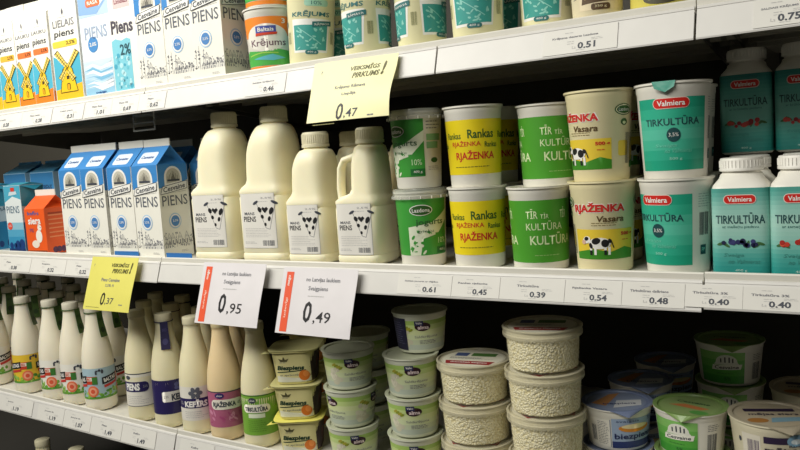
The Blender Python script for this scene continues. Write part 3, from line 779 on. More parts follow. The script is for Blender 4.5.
# --- square teal drinking bottles
def square_bottle(berry, sub, deep=False):
    root = empty('sour_milk_bottle'); root['category'] = 'bottle'
    a = 34
    P = PM(); P.loft([(0, 0, 0, a - 4, a - 4, 5), (2, 0, 0, a - 1, a - 1, 6), (6, 0, 0, a, a, 6), (102, 0, 0, a, a, 6), (108, 0, 0, a - 1.5, a - 1.5, 5), (116, 0, 0, a - 8, a - 8, 3), (120, 0, 0, 25, 25, 2.2), (122, 0, 0, 22.5, 22.5, 2), (125, 0, 0, 22.5, 22.5, 2)], CUPW, 64)
    P.build('bottle_body', root, angle=50)
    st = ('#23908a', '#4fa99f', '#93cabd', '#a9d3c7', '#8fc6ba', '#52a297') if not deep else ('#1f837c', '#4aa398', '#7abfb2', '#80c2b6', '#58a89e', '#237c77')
    P = PM(); n = 20
    for k in range(n):
        t = k / (n - 1) * (len(st) - 1); i = min(int(t), len(st) - 2); fr = t - i
        c0, c1 = [tuple(int(x[q:q + 2], 16) for q in (1, 3, 5)) for x in (st[i], st[i + 1])]
        c = '#%02x%02x%02x' % tuple(int(p + (q - p) * fr) for p, q in zip(c0, c1))
        z0 = 3 + k * 5.1; z1 = z0 + 5.1
        P.loft([(z0, 0, 0, a + .3, a + .3, 6), (z1, 0, 0, a + .3, a + .3, 6)], M(c, .42), 64, False, False)
    P.build('sleeve', root, angle=50)
    A = Art(); pill(A, 0, 97, 38, 11, 2)
    A.text('TIRKULTŪRA', 0, 75, 57, 13, DTEAL, 2, .012); A.text(sub, 0, 64.5, 42, 4.2, M('#2f6a68', .5), 2); 
    rg = random.Random(len(sub))
    for k in range(16):
        x = rg.gauss(0, 11); x = max(-21, min(21, x)); r = rg.uniform(2.2, 3.6)
        A.ell(x, 46 + rg.uniform(-3.6, 3.6), r, r * .92, M(rg.choice(berry), .45), 3 + k % 3, 11)
    for x, q in ((-23, .3), (23, -.3), (-17, 2.6), (18, .5), (8, 1.2)): A.ell(x, 44 + rg.uniform(-2, 4), 5, 1.7, M('#3f6a3a', .5), 2, 10, q)
    A.text('Svaiga', -8, 31, 24, 5, M('#3d8f86', .5), 2, 0, .4); A.text('no Valmieras', 4, 24, 36, 5, M('#3d8f86', .5), 2, 0, .4); A.text('400 g', 0, 13, 14, 3.4, M('#bfe0d6', .5), 2)
    fn = lambda u, v, e: (u, -(a + .5) * (1 - min(.999, abs(u / a)) ** 6) ** (1 / 6) - e, v)
    A.it = [([(x * .98, y - 5) for x, y in vs], fs, m, L) for vs, fs, m, L in A.it]
    A.build('label', fn, root, du=5, dv=None, lift=.15)
    P = PM(); P.lathe([(24.6, 124), (26, 124.5), (26, 127), (25.4, 128), (25.4, 137), (24.4, 139.5), (21, 140)], M('#e6e3db', .42), 40)
    for k in range(36):
        t = 2 * math.pi * k / 36
        q = [((25.4 + dr) * math.cos(t + dt), (25.4 + dr) * math.sin(t + dt), z) for z in (128.6, 136.6) for dr, dt in ((-.2, -.035), (.7, 0), (-.2, .035))]
        P.add(q, [(0, 1, 4, 3), (1, 2, 5, 4)], M('#e6e3db', .42))
    P.build('screw_cap', root, angle=40)
    return root
BB = ('#2b2f5e', '#3a3f74', '#23264a'); RB = ('#a8282c', '#8a1c24', '#c0443a'); SB = ('#c9402e', '#d85a3e', '#b02c24')
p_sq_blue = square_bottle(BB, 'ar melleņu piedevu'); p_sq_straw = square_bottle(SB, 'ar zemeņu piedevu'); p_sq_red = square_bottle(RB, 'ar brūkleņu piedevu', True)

# --- milk and kefir bottles
MILKB = M('#efe8d4', .3, 'plastic'); KEFB = M('#ece4c0', .3, 'plastic'); PINKB = M('#e6cfa4', .3, 'plastic')
BPROF = [(29, 0), (32, 1.5), (34.6, 7), (35, 14), (35, 96), (34.4, 114), (32, 138), (27.4, 162), (22, 184), (18.4, 204), (17, 216), (16.8, 222), (18, 223), (18, 226)]
def bottle(name, milk, art, capc, tagc=None, tagink=None, tagrot=38, label_name='label'):
    root = empty(name); root['category'] = 'bottle'
    P = PM(); P.lathe(BPROF, milk, 48); P.build('bottle_body', root, angle=60)
    P = PM(); P.lathe([(17.9, 224), (18.2, 225), (18.2, 236), (17.2, 238.6), (15, 239)], capc, 36)
    P.build('bottle_cap', root, angle=40)
    if art: art.build(label_name, around(BPROF, 36.5), root, du=4, dv=None)
    if tagc:
        pr = [(21, 222), (21.2, 224)]
        T = PM(); T.lathe([(18.2, 221.2), (19.6, 221.2), (19.6, 222.8), (18.2, 222.8)], tagc, 32, False, False)
        # strip hanging down the front shoulder
        q = []
        for z in (223, 212, 196, 180, 166):
            r = interp(BPROF, z) + 1.4
            q.append((z, r + (1 if z < 222 else 0)))
        vs = []; fs = []
        for k, (z, r) in enumerate(q):
            hw = 8 if z > 200 else 9.5 if z < 190 else 8.5
            for s in (-1, 1):
                vs.append((s * hw, -math.sqrt(max(1, r * r - 20)), z)); vs.append((s * hw, -math.sqrt(max(1, r * r - 20)) - .7, z))
        for k in range(len(q) - 1):
            a = k * 4; b = a + 4; fs += [(a + 1, a + 3, b + 3, b + 1), (a, b, b + 2, a + 2), (a, a + 1, b + 1, b), (a + 2, b + 2, b + 3, a + 3)]
        T.add(vs, fs, tagc)
        t = T.build('hang_tag', root, smooth=False); t.rotation_euler = (0, 0, math.radians(tagrot))
        A = Art().ell(0, 182, 5.6, 6.5, tagink, 1, 14).text('BIO', 0, 206, 9, 6, tagink, 1, .02)
        A.build('tag_print', lambda u, v, e: (u, -math.sqrt(max(1, (interp([(r_, z_) for z_, r_ in q], v)) ** 2 - 20)) - .9 - e, v), t, dv=4)
    return root
def bio_art(ground, seed):
    a = Art(); T = 2 * math.pi * 36.5; rg = random.Random(seed)
    a.rect(-T / 2, 30, T / 2, 98, M(ground, .42), 1)
    for q in (-76, 0, 76):
        for k in range(16): a.ell(q + rg.uniform(-36, 36), 36 + rg.uniform(-4, 10), rg.uniform(3, 8), rg.uniform(2, 5), M(rg.choice(('#6fa83a', '#4e8f34', '#8fbf4a', '#a9cc6a')), .45), 2, 9, rg.uniform(0, 3))
        a.rect(q - 38, 28, q + 38, 33, M('#5f9c3a', .45), 2)
        for r, c in ((13, '#e9764e'), (9, '#f3a988'), (5, '#de5a3c')): a.ell(q - 20, 46, r, r, M(c, .45), 4 if r > 10 else 5 if r > 6 else 6, 16)
        a.rect(q - 36, 62, q - 8, 80, M('#c9442c', .45), 3); a.rect(q - 35, 70, q - 9, 78, M('#f0e6d8', .45), 4); a.text('BIO', q - 28, 74, 10, 6, M('#c9442c', .5), 5, .03); a.rect(q - 20, 62, q - 8, 79, M('#3e7a34', .45), 5)
        a.poly([(q + 2, 60), (q + 42, 66), (q + 42, 82), (q + 2, 76)], BLACK, 4); a.text('BALTAIS', q + 22, 71, 32, 9, WHITE, 5, .03, 0, .15)
        a.poly([(q + 6, 52), (q + 42, 58), (q + 42, 64), (q + 6, 58)], M('#c93a34', .45), 4)
        a.ell(q + 4, 90, 3, 5, INK, 3); a.ell(q - 2, 93, 3, 3, INK, 3); a.rect(q - 12, 84, q - 8, 92, INK, 3); a.ell(q - 8, 92, 3, 2, INK, 3)
    return a
GT = M('#3d5a24', .45); GTI = M('#22381a', .5); GCAP = M('#dad5c2', .45)
p_bio = {k: bottle('yogurt_bottle', MILKB, bio_art(c, i), GCAP, GT, GTI) for i, (k, c) in enumerate((('yellow', '#e8c23a'), ('white', '#efece2'), ('blue', '#a9c3cf')))}
NAVY = M('#2a2358', .42); PURP = M('#3a2c66', .42)
def kef_art(style):
    a = Art(); T = 2 * math.pi * 36.5
    if style == 'piens':
        a.rect(-T / 2, 34, T / 2, 106, M('#e9e5da', .45), 1); a.rect(-T / 2, 104, T / 2, 106, INK, 2); a.rect(-T / 2, 34, T / 2, 35.5, GREY, 2)
        a.rrect(-46, 66, 24, 88, 10, NAVY, 2); a.text('PIENS', -14, 77, 36, 16, WHITE, 3, .05); a.text('3,5%', 16, 77, 9, 6, LGREY, 3)
        a.ell(-24, 97, 7, 4.5, INK, 2); a.lines(-30, 56, 52, 5, LGREY, 2, gap=4)
    if style == 'purple':
        a.rect(-T / 2, 30, T / 2, 102, NAVY, 1)
        a.rrect(-24, 56, 56, 78, 4, M('#e6e2da', .45), 2); a.text('2,5%', -15, 67, 10, 6, GREY, 3); a.text('KEFĪRS', 18, 67, 44, 18, INK, 3, .05)
        for k in range(5): a.ell(14 + 7 * math.cos(k * 1.26), 88 + 6 * math.sin(k * 1.26), 5, 4, M('#5a5a8c', .45), 2, 12)
    if style == 'kefirs':
        a.rect(-T / 2, 30, T / 2, 100, M('#e6e2d8', .45), 1); a.rect(-T / 2, 56, T / 2, 76, NAVY, 2); a.text('KEFĪRS', 0, 66, 50, 16, WHITE, 3, .05); a.text('1%', -34, 66, 9, 8, LGREY, 3); a.text('KEFĪRS', 80, 66, 50, 15, WHITE, 3, .03)
        for k in range(6): a.ell(1 + 9 * math.cos(k * 1.05), 87 + 7 * math.sin(k * 1.05), 6, 4.5, M('#5f636e', .5), 3 + k % 2, 12, k)
        a.lines(-26, 48, 52, 4, LGREY, 2, gap=4)
    if style == 'pink':
        a.rect(-T / 2, 28, T / 2, 100, M('#b0607f', .42), 1); a.rect(-T / 2, 98, T / 2, 100, INK, 2)
        for k in range(40):
            rg = random.Random(k); a.ell(rg.uniform(-T / 2, T / 2), rg.uniform(32, 58), rg.uniform(3, 8), rg.uniform(1.5, 4), M(rg.choice(('#b0567e', '#d08aa8', '#a84a78')), .45), 2, 9, rg.uniform(0, 3))
        a.rrect(-34, 64, 36, 84, 9, M('#e9e2d6', .45), 3); a.text('RJAŽENKA', -5, 74, 48, 15, INK, 4, .045); a.text('4%', 27, 74, 9, 7, GREY, 4); a.ell(-14, 92, 10, 5.5, PURP, 3); a.text('alma', -14, 92, 12, 4, WHITE, 4)
    if style == 'green':
        a.rect(-T / 2, 26, T / 2, 104, M('#78ab3e', .42), 1); a.rect(-T / 2, 102, T / 2, 104, M('#3f6a2a', .45), 2)
        a.rrect(-32, 70, 26, 86, 8, M('#e9e6d6', .45), 3); a.text('TIRKULTŪRA', -3, 78, 48, 11, INK, 4, .045); a.rect(-20, 60, 14, 68, M('#dfe8cc', .45), 3)
        a.ell(-10, 94, 8, 5.5, INK, 3); a.text('alma', -10, 94, 10, 3.6, WHITE, 4); a.lines(-22, 54, 40, 6, M('#4f7f2c', .5), 2, gap=4)
    return a
KCAP = M('#d6cfb0', .45)
p_kef = {'piens': bottle('milk_bottle', KEFB, kef_art('piens'), KCAP), 'purple': bottle('kefir_bottle', KEFB, kef_art('purple'), KCAP, M('#2c2850', .45), M('#4a4878', .5), tagrot=-10),
         'kefirs': bottle('kefir_bottle', KEFB, kef_art('kefirs'), KCAP), 'pink': bottle('rjazenka_bottle', PINKB, kef_art('pink'), M('#cdbd94', .45)), 'green': bottle('sour_milk_bottle', KEFB, kef_art('green'), KCAP)}

# --- tubs on the bottom shelf
def alma_art():
    a = Art(); T = 2 * math.pi * 42
    for k, c in enumerate(('#b9c3b4', '#c4cdae', '#ced8ac', '#d3dca6', '#c2d58c', '#a3c266')):
        a.rect(-T / 2, 6 + k * 8.6, T / 2, 14.6 + k * 8.6, M(c, .42), 1)
    for q in (-88, 0, 88):
        a.ell(q + 4, 46, 13, 7.5, M('#33181f', .42), 3); a.rect(q - 9, 48, q + 5, 56, M('#2c2f58', .42), 4); a.text('Valio', q - 2, 52.5, 10, 3.6, WHITE, 5, .02); a.text('alma', q + 5, 45, 18, 6.5, M('#e8d5d5', .45), 5, .03)
        a.text('Saldkrējuma', q + 10, 28, 40, 5.5, GREY, 2); a.lines(q - 2, 21, 34, 3, GREY, 2, th=1)
        rg = random.Random(int(q) + 100)
        for k in range(14): a.ell(q - 26 + rg.uniform(-9, 9), 26 + rg.uniform(-13, 13), rg.uniform(4, 7), rg.uniform(3, 5), M(rg.choice(('#d6d3bd', '#c9c5ad', '#e4dfca')), .5), 2, 10)
        for k in range(4): a.ell(q - 28 + k * 4, 46 - k * 2, 4.5, 2.2, M(('#a9a23a', '#8c962e')[k % 2], .5), 3, 10, .5)
    return a
p_alma = cup('curd_tub', 'tub', 48, 39, 68, M('#d9dcc8', .42), alma_art(), 0, 0, M('#b9bda4', .4, 'foil'))
al2 = alma_art()
al2.rect(-58, 5, -24, 60, M('#24243c', .45), 6).lines(-54, 52, 26, 10, M('#6a6a88', .5), 7, gap=4)
p_alma2 = cup('curd_tub', 'tub', 48, 39, 68, M('#d9dcc8', .42), al2, 0, 0, M('#b9bda4', .4, 'foil'))
BISC = '#d9a441'
def square_tub(lidc='#c9c48a'):
    root = empty('curd_tub'); root['category'] = 'tub'
    Yt = M('#d8cf8e', .42); n = 64
    P = PM(); P.loft([(1, 0, 0, 33, 33, 3.5), (0, 0, 0, 35, 35, 3.5), (3, 0, 0, 36.5, 36.5, 3.6), (60, 0, 0, 42, 42, 4), (61, 0, 0, 46, 46, 4.2), (63.5, 0, 0, 46.4, 46.4, 4.2), (64, 0, 0, 46, 46, 4.2)], Yt, n); P.build('tub_body', root, angle=50)
    P = PM(); P.loft([(64.1, 0, 0, 47.5, 47.5, 4.4), (65, 0, 0, 47.8, 47.8, 4.4), (65.6, 0, 0, 46, 46, 4.2), (65.2, 0, 0, 38, 38, 4)], M(lidc, .4, 'foil'), n); 
    P.add([(-47, -47, 64.5), (-33, -47.5, 64.5), (-47.5, -33, 64.5), (-55, -54, 63.5)], [(0, 3, 1), (0, 2, 3)], M(lidc, .4, 'foil')); P.build('foil_lid', root, angle=50)
    fy = lambda v: 36.5 + (v - 3) / 57 * 5.5
    def mp(right):
        def fn(u, v, e):
            a = fy(v); q = min(.999, abs(u / a)); y = a * (1 - q ** 3.8) ** (1 / 3.8) + e + .3
            return (u, -y, v) if not right else (y, u, v)
        return fn
    a = Art()
    a.rect(-32, 5, 32, 58, M('#dfd69a', .42), 1); a.poly([(-31, 5), (31, 5), (31, 15), (8, 12), (-31, 17)], M('#dcdccb', .42), 2)
    a.text('Biezpiens', -4, 31, 50, 11, M('#26402e', .5), 3, .05, .2); a.line([(-30, 23.5), (24, 27)], 2, M('#26402e', .5), 3); a.text('ar aprikozēm', -5, 18, 40, 5.5, GREY, 3)
    a.ell(20, 17, 10, 10, M('#d9762a', .45), 4); a.ell(23, 20, 5, 6, M('#e88f45', .45), 5); a.poly([(-22, 44), (-26, 50), (-18, 48), (-16, 54), (-13, 48), (-6, 50), (-10, 44)], M('#5a5638', .5), 3); a.lines(-24, 42, 16, 1, GREY, 3)
    a.build('label', mp(False), root, du=4, dv=8, lift=.15)
    s = Art().rect(-35, 4, 35, 59, M('#33211f', .45), 1).ell(-12, 34, 7, 12, M('#5a2a24', .5), 2); s.lines(-20, 52, 40, 12, M('#54403a', .5), 2, gap=3.6)
    s.build('side_label', mp(True), root, du=4, dv=8, lift=.15)
    return root
p_sqtub = square_tub(); p_sqtub2 = square_tub('#e8e070')
CURD = M('#fbf5d8', .6, 'curd'); LIDF = M('#e2dbbe', .3, 'film', opacity=.5); SHELL = M('#e6e2cc', .18, 'film', opacity=.10)
def cottage():
    root = empty('cottage_cheese_tub'); root['category'] = 'tub'
    rg = random.Random(11); n = 110; rr = []
    prof = [(45, 2.5), (52, 3.5)] + [(52.5 + 3.6 * k / 22, 4 + 51 * k / 22) for k in range(23)] + [(54, 57.5), (40, 59), (10, 59.5)]
    for r, z in prof: rr.append([((r - rg.uniform(0, .9)) * math.cos(2 * math.pi * j / n), (r - rg.uniform(0, .9)) * math.sin(2 * math.pi * j / n), z + rg.uniform(-.4, .4)) for j in range(n)])
    P = PM(); P.rings(rr, CURD); P.build('cheese_curds', root, angle=180)
    P = PM(); P.lathe([(50, 0), (52.5, .4), (53.6, 3), (57.4, 58), (57.6, 60)], SHELL, 64, True, False); P.build('clear_tub', root)
    P = PM(); P.lathe([(60.6, 52), (61, 53), (61.2, 57), (60.4, 57.6), (60.4, 63), (61.4, 63.6), (61.4, 65.6), (60, 66.6), (58, 66.6), (56.6, 64), (2, 64)], LIDF, 64, False, False)
    for k in range(44):
        t = 2 * math.pi * k / 44; P.tube([(60.7 * math.cos(t), 60.7 * math.sin(t), 53.5), (60.5 * math.cos(t), 60.5 * math.sin(t), 57.5)], .55, LIDF, 5)
    l = P.build('clear_lid', root)
    A = Art(); A.ell(0, 0, 53, 53, M('#cfcab4', .45), 1, 40); A.ell(0, 0, 50, 50, M('#e0dcc8', .45), 2, 40)
    A.poly([(-42, -18), (42, -18), (36, -36), (-36, -36)], M('#9a2c2c', .45), 3); A.text('Graudainais biezpiens', 0, -27, 62, 8, WHITE, 4, .02); A.rect(-36, 10, -14, 30, M('#4a5a86', .45), 3); A.rect(-8, 12, 34, 30, M('#4f7a3a', .45), 3); A.lines(-40, 2, 78, 4, GREY, 3)
    A.build('lid_label', lambda u, v, e: (u, v, 64.2 + e), l)
    return root
p_cott = cottage()
def foil_tub(art, foil, rt, rb, h, body, extra=None, name='curd_tub'):
    art.it = [([(x, 3 + (y - 3) * (h - 15) / 57) for x, y in vs], fs, m, L) for vs, fs, m, L in art.it]
    r = cup(name, 'tub', rt, rb, h, body, art, 0, 0, foil)
    if extra: extra.build('lid_print', lambda u, v, e: (u, v, h - 2.9 + e), r)
    tab = PM(); n = 9; q = []
    for k in range(n):
        t = math.radians(-110 + k * 7); q.append(((rt + 1.2) * math.cos(t), (rt + 1.2) * math.sin(t), h - .4))
    t = math.radians(-82); mid = ((rt + 6) * math.cos(t), (rt + 6) * math.sin(t), h - 9)
    ins = [(x * .96, y * .96, z + .3) for x, y, z in q]
    vs = q + ins + [mid, (mid[0] * .95, mid[1] * .95, mid[2] + .8)]
    fs = [(k, k + 1, n + k + 1, n + k) for k in range(n - 1)] + [(k + 1, k, 2 * n) for k in range(n - 1)]
    tab.add(vs, fs, foil); tab.build('pull_tab', r, smooth=False)
    return r
def biez_art():
    a = Art(); B = M('#9db0cc', .42)
    for q in (0, 170):
        a.rect(-16 + q, 5, 58 + q, 58, B, 1); a.rect(-16 + q, 5, 58 + q, 17, M('#24356f', .42), 2); a.text('biezpiens', 21 + q, 25, 66, 13, M('#1d2a5c', .5), 4, .02)
        a.ell(20 + q, 41, 26, 7.5, M('#d98a2a', .45), 3); a.ell(20 + q, 44, 22, 4.5, M('#eddca8', .45), 4); a.text('svaigais', 8 + q, 53, 34, 5, M('#2c3d70', .5), 3); a.text('9%', 48 + q, 53, 10, 7, M('#4a6a9c', .5), 3)
        a.rect(-56 + q, 6, -18 + q, 56, CUPW, 1); a.barcode(-50 + q, 14, 9, 28, INK, 2, n=9); a.lines(-38 + q, 50, 18, 14, GREY, 2, gap=3)
        a.line([(-18 + q, 6), (-18 + q, 56)], .8, M('#4a5a86', .5), 2)
    return a
fp = Art(); fp.ell(0, 0, 44, 44, M('#8f9cb8', .4), 1, 36).poly([(-40, -6), (-8, 34), (10, 40), (-20, -20)], M('#c08a58', .45), 2).poly([(-10, -30), (34, -20), (38, 6), (0, 4)], M('#dfe2e6', .4), 2).text('biezpiens', 2, -12, 50, 9, M('#26356c', .5), 3, .02)
p_biez = foil_tub(biez_art(), M('#7a87a8', .35, 'foil'), 54, 45, 66, CUPW, fp)
def ces_art():
    a = Art()
    for q in (0, 165):
        for k, c in enumerate(('#3f9a34', '#54a83e', '#6cb552', '#86c268')): a.rect(-46 + q, 4 + k * 14, 26 + q, 18 + k * 14, M(c, .42), 1)
        arch = [(-20 + q, 38), (18 + q, 38)] + [(-1 + q + 16 * math.cos(t * math.pi / 9), 42 + 14 * math.sin(t * math.pi / 9)) for t in range(10)]
        a.poly(arch, M('#e4e4da', .45), 2); 
        for x in (-9, -3, 3, 8): a.rect(x - 1 + q, 42, x + 1 + q, 53 - abs(x) * .4, INK, 3)
        a.poly([(-24 + q, 28), (20 + q, 30), (22 + q, 39), (-22 + q, 37)], M('#ecebe0', .45), 3); a.text('Cesvaine', -1 + q, 33.6, 36, 6, INK, 4, .02, .1, .04); a.text('5%', q, 13, 10, 6, M('#1f4a22', .5), 3); a.lines(-16 + q, 22, 32, 1, M('#2c6a2a', .5), 3)
        a.rect(28 + q, 4, 66 + q, 60, CUPW, 1); a.barcode(40 + q, 10, 16, 30, INK, 2, n=13); a.lines(40 + q, 54, 22, 4, GREY, 2, gap=3)
    return a
fg = Art(); fg.ell(0, 0, 44, 44, M('#8fa86a', .4), 1, 36).poly([(-30, -8), (20, -14), (30, -4), (-10, 4)], M('#c07a48', .45), 2).ell(22, -26, 14, 8, M('#5a9a4a', .4), 3).text('Cesvaine', 0, 14, 50, 9, M('#3a5a34', .5), 3, .02)
p_ces = foil_tub(ces_art(), M('#84a35e', .35, 'foil'), 54, 45, 68, CUPW, fg)
def maj_art():
    a = Art(); PU = M('#2f2240', .42)
    for q in (0, 170):
        a.rect(-24 + q, 46, 62 + q, 56, PU, 2); a.ell(16 + q, 51, 12, 9, M('#7ea8c4', .45), 3); a.ell(16 + q, 50, 7, 4, M('#d7e2e8', .45), 4)
        a.text('mājas siers', 16 + q, 36, 78, 10, M('#2a2030', .5), 3, .03); a.text('Rasas', 16 + q, 43.3, 18, 4, INK, 3, .02)
        a.text('vieglais', 16 + q, 22, 44, 8, GREY, 3); a.ell(36 + q, 12, 22, 8, M('#c9a868', .45), 2)
        a.rect(-54 + q, 6, -28 + q, 56, M('#d9d3c4', .45), 1); a.barcode(-46 + q, 14, 16, 34, M('#5a4a68', .5), 2, n=11); a.ell(-58 + q, 44, 2.4, 4, INK, 2)
    return a
fm = Art(); fm.ell(0, 0, 46, 46, M('#b8ac94', .4), 1, 36).rect(-34, 14, 34, 26, M('#2f2240', .42), 2).text('mājas siers', 2, 2, 66, 12, M('#3a3242', .5), 3, .02).ell(-24, -22, 14, 9, M('#a8743a', .45), 2).poly([(-8, -30), (30, -24), (36, -8), (-4, -12)], M('#7fa3b4', .4), 2)
p_maj = foil_tub(maj_art(), M('#b4aa94', .35, 'foil'), 58, 49, 70, M('#ddd5bb', .42), fm)

# ------------------------------------------------------------------ TOP SHELF
Y0 = 1.006
g = 'windmill milk cartons on the top shelf'
face(p_windy, -4, Y0, ZT, 67, 2, 'yellow windmill milk carton cut off by the left edge of the picture', g)
face(p_windy, 12.5, Y0, ZT, 67, 2, 'leftmost whole yellow windmill milk carton on the top shelf', g)
face(p_windy, 8, Y0 + .080, ZT, 67, 2, 'yellow windmill milk carton behind the leftmost whole yellow one, only its fin showing', g)
face(p_windo, 29.8, Y0 + .004, ZT, 67, 2, 'left one of the two orange windmill milk cartons', g)
face(p_windo, 46, Y0, ZT, 67, 2, 'right one of the two orange windmill milk cartons', g)
face(p_windo, 27, Y0 + .082, ZT, 67, 2, 'orange windmill milk carton behind the left orange one, its fin showing', g)
face(p_windo, 45, Y0 + .082, ZT, 67, 2, 'orange windmill milk carton behind the right orange one, its fin showing', g)
face(p_windbig, 71, Y0, ZT, 96, 1, 'large yellow windmill milk carton, tallest of the windmill cartons', g)
face(p_pale, 101.5, Y0, ZT, 96, 1, 'large pale blue milk carton with a blue dot beside the big windmill carton')
face(p_two, 129, Y0, ZT, 80, 1, 'white 2% milk carton with a turquoise bubble panel')
g = 'village sketch milk cartons on the top shelf'
for px, dy, lb in ((154.5, 0, 'left one of three white village-sketch milk cartons on the top shelf'), (182.6, 0, 'middle one of three white village-sketch milk cartons on the top shelf'), (210.6, 0, 'right one of three white village-sketch cartons, beside the orange cream tub')):
    face(p_village, px, Y0, ZT, 79, 1, lb, g)
for px, lb in ((173, 'village-sketch milk carton behind the left and middle ones on the top shelf'), (203, 'village-sketch milk carton behind the middle and right ones on the top shelf')):
    face(p_village, px, Y0 + .085, ZT, 79, 1, lb, g)
stand(p_tub, 274, 1.056, ZT, 30, 'orange, white and green sour cream tub on the top shelf, lower of two', 'orange cream tubs')
stand(p_tub, 274, 1.056, ZT, 40, 'orange sour cream tub stacked on the other one, cut by the top of the picture', 'orange cream tubs', dz=.1135)
g = 'tall pale yellow cream cups on the top shelf'
stand(p_krej, 312, 1.055, ZT, 38, 'tall pale yellow cream cup with aqua picture beside the orange tub, leaning a little', g, tilt=(0, 3.5), dz=.0025)
stand(p_krej, 369, 1.052, ZT, -19, 'second tall pale yellow cream cup from the orange tub, behind the yellow sign', g)
stand(p_krej, 423, 1.055, ZT, -47, 'third tall pale yellow cream cup, its barcode side turned outward', g)
stand(p_krej, 479, 1.052, ZT, 17, 'fourth tall pale yellow cream cup from the orange tub', g)
stand(p_krej, 549, 1.088, ZT, 5, 'last tall pale yellow cream cup, beside the beige dessert cup', g)
stand(p_krej, 343, 1.160, ZT, 20, 'tall cream cup in shade behind the first and second cream cups', g)
stand(p_krej, 508, 1.155, ZT, 10, 'tall cream cup in shade behind the fourth cream cup', g)
stand(p_brown, 598, 1.045, ZT, 24, 'beige dessert cup with a brown pattern on the top shelf')
stand(p_yel, 664, 1.052, ZT, 25, 'yellow dessert cup at the right end of the top shelf')

# ------------------------------------------------------------------ MIDDLE SHELF
def fm_(proto, px, Yf, d, rz, lb, g=None):
    z = ZM
    for k in range(3): z = zm(x_at(px, Yf, z))
    return face(proto, px, Yf, z + .0007, d, rz, lb, g)
fm_(p_brick, 18.5, Y0, 62, 4, 'low turquoise and white milk carton beside the orange carton', 'low turquoise cartons')
fm_(p_brick, -9, Y0, 62, 4, 'low turquoise milk carton cut off by the left edge of the picture', 'low turquoise cartons')
fm_(p_orange, 38.5, Y0, 70, 5, 'small orange gable-top carton on the middle shelf')
g = 'blue-topped village sketch cartons on the middle shelf'
for px, dy, lb in ((77.5, 0, 'blue-topped milk carton right beside the orange carton'), (99.5, 0, 'second blue-topped milk carton from the orange carton'), (126.5, .004, 'third blue-topped milk carton from the orange carton, standing on a blue card'),
                   (152, .005, 'blue-topped milk carton with its side in view, last before the jugs')):
    fm_(p_village, px, Y0 + dy, 79, 1, lb, g)
for px, dy, lb in ((210, .11, 'blue-topped milk carton mostly hidden behind the leftmost jug'),
                   (88, .09, 'blue-topped milk carton behind the first one, its fin showing'), (110, .09, 'blue-topped milk carton behind the second one, its fin showing'), (137, .09, 'blue-topped milk carton behind the third one, its fin showing'),
                   (176, .13, 'blue-topped milk carton in shade behind the last front one')):
    fm_(p_village, px, Y0 + dy, 79, 1, lb, g)
for px, dy, lb in ((22, .10, 'blue carton in shade behind the low turquoise carton'), (49, .10, 'blue carton in shade behind the orange carton')):
    fm_(p_back, px, Y0 + dy, 95, 2, lb, 'blue cartons at the back')
def blue_card(px, wd, lb):
    P = PM(); P.box(-wd / 2, wd / 2, 0, 1, 0, 15, M('#3273b8', .5)); o = P.build('card_strip', None, smooth=False)
    z = zm(x_at(px, 1.0, ZM)); o.location = (x_at(px, 1.007, z), 1.0072, z - .008 + .001); props(o, lb, 'card strip', 'blue card strips')
blue_card(126.5, 78, 'blue card strip on the shelf edge below the third blue-topped carton')
blue_card(179, 74, 'blue card strip on the shelf edge beside the leftmost large jug')
g = 'milk jugs'
stand(p_jug2, 230, Y0 + .0535, ZM, 5, 'large milk jug, leftmost of the row, beside the blue-topped cartons', g)
stand(p_jug2, 279, Y0 + .0535, ZM, 4, 'large milk jug, second from the left', g)
stand(p_jug1b, 320, Y0 + .0455, ZM, 4, 'small milk jug next to the two large jugs', g)
stand(p_jug1, 370, Y0 + .0455, ZM, 5, 'small milk jug with open handle, rightmost, beside the green yogurt cups', g)
stand(p_jug1, 353, Y0 + .142, ZM, 6, 'small milk jug behind the two small front ones, cap showing between them', g)
stand(p_jug1, 405, Y0 + .142, ZM, 6, 'small milk jug behind the rightmost jug, half hidden by the green yogurt cups', g)
stand(p_jug2, 276, Y0 + .19, ZM, 9, 'large milk jug in shade behind the two large front jugs', g)

for p, k in ((p_valm, 1.067), (p_valm2, 1.067), (p_vas, 1.041), (p_rank, 1.025), (p_tir, 1.017), (p_laz, 1.035), (p_laz2, 1.035), (p_sq_blue, 1.057), (p_sq_straw, 1.057), (p_sq_red, 1.057)): p.scale = (1, 1, k)

def stack(protos, px, Y, Z, h, rots, labels, g, off=None):
    for k, (p, r, lb) in enumerate(zip(protos, rots, labels)):
        q = off[k] if off else (0, 0)
        stand(p, px, Y, Z, r, lb, g, dz=k * h) if not off else put(p, (x_at(px, Y, Z) + q[0], Y + q[1], Z - drop_of(Z) + k * h + .0006), r, lb, g)
g = 'green yogurt cups with clear lids'
stack((p_laz, p_laz2), 424.5, Y0 + .047, ZM, .1256, (32, -8), ('lower green yogurt cup with a clear lid, beside the rightmost jug', 'upper green yogurt cup with a clear lid, beside the yellow cups'), g)
g = 'yellow cups'
stack((p_rank, p_rank), 481, Y0 + .048, ZM, .1224, (29, 31), ('lower front yellow cup with red lettering', 'upper front yellow cup with red lettering'), g)
stack((p_rank, p_rank), 499, Y0 + .147, ZM, .1224, (40, 42), ('lower yellow cup behind the front yellow stack', 'upper yellow cup in shade behind the front yellow stack'), g)
g = 'green sour milk cups'
stack((p_tir, p_tir), 541.5, Y0 + .048, ZM, .1194, (38, 48), ('lower front green cup with pale lettering', 'upper green cup with pale lettering, set back a little'), g, off=((0, 0), (.006, .034)))
g = 'beige cups with a cow'
stack((p_vas, p_vas), 605.5, Y0 + .050, ZM, .1242, (20, -22), ('lower beige cup with a cow on a green meadow', 'upper beige cup with a cow at its left side'), g)
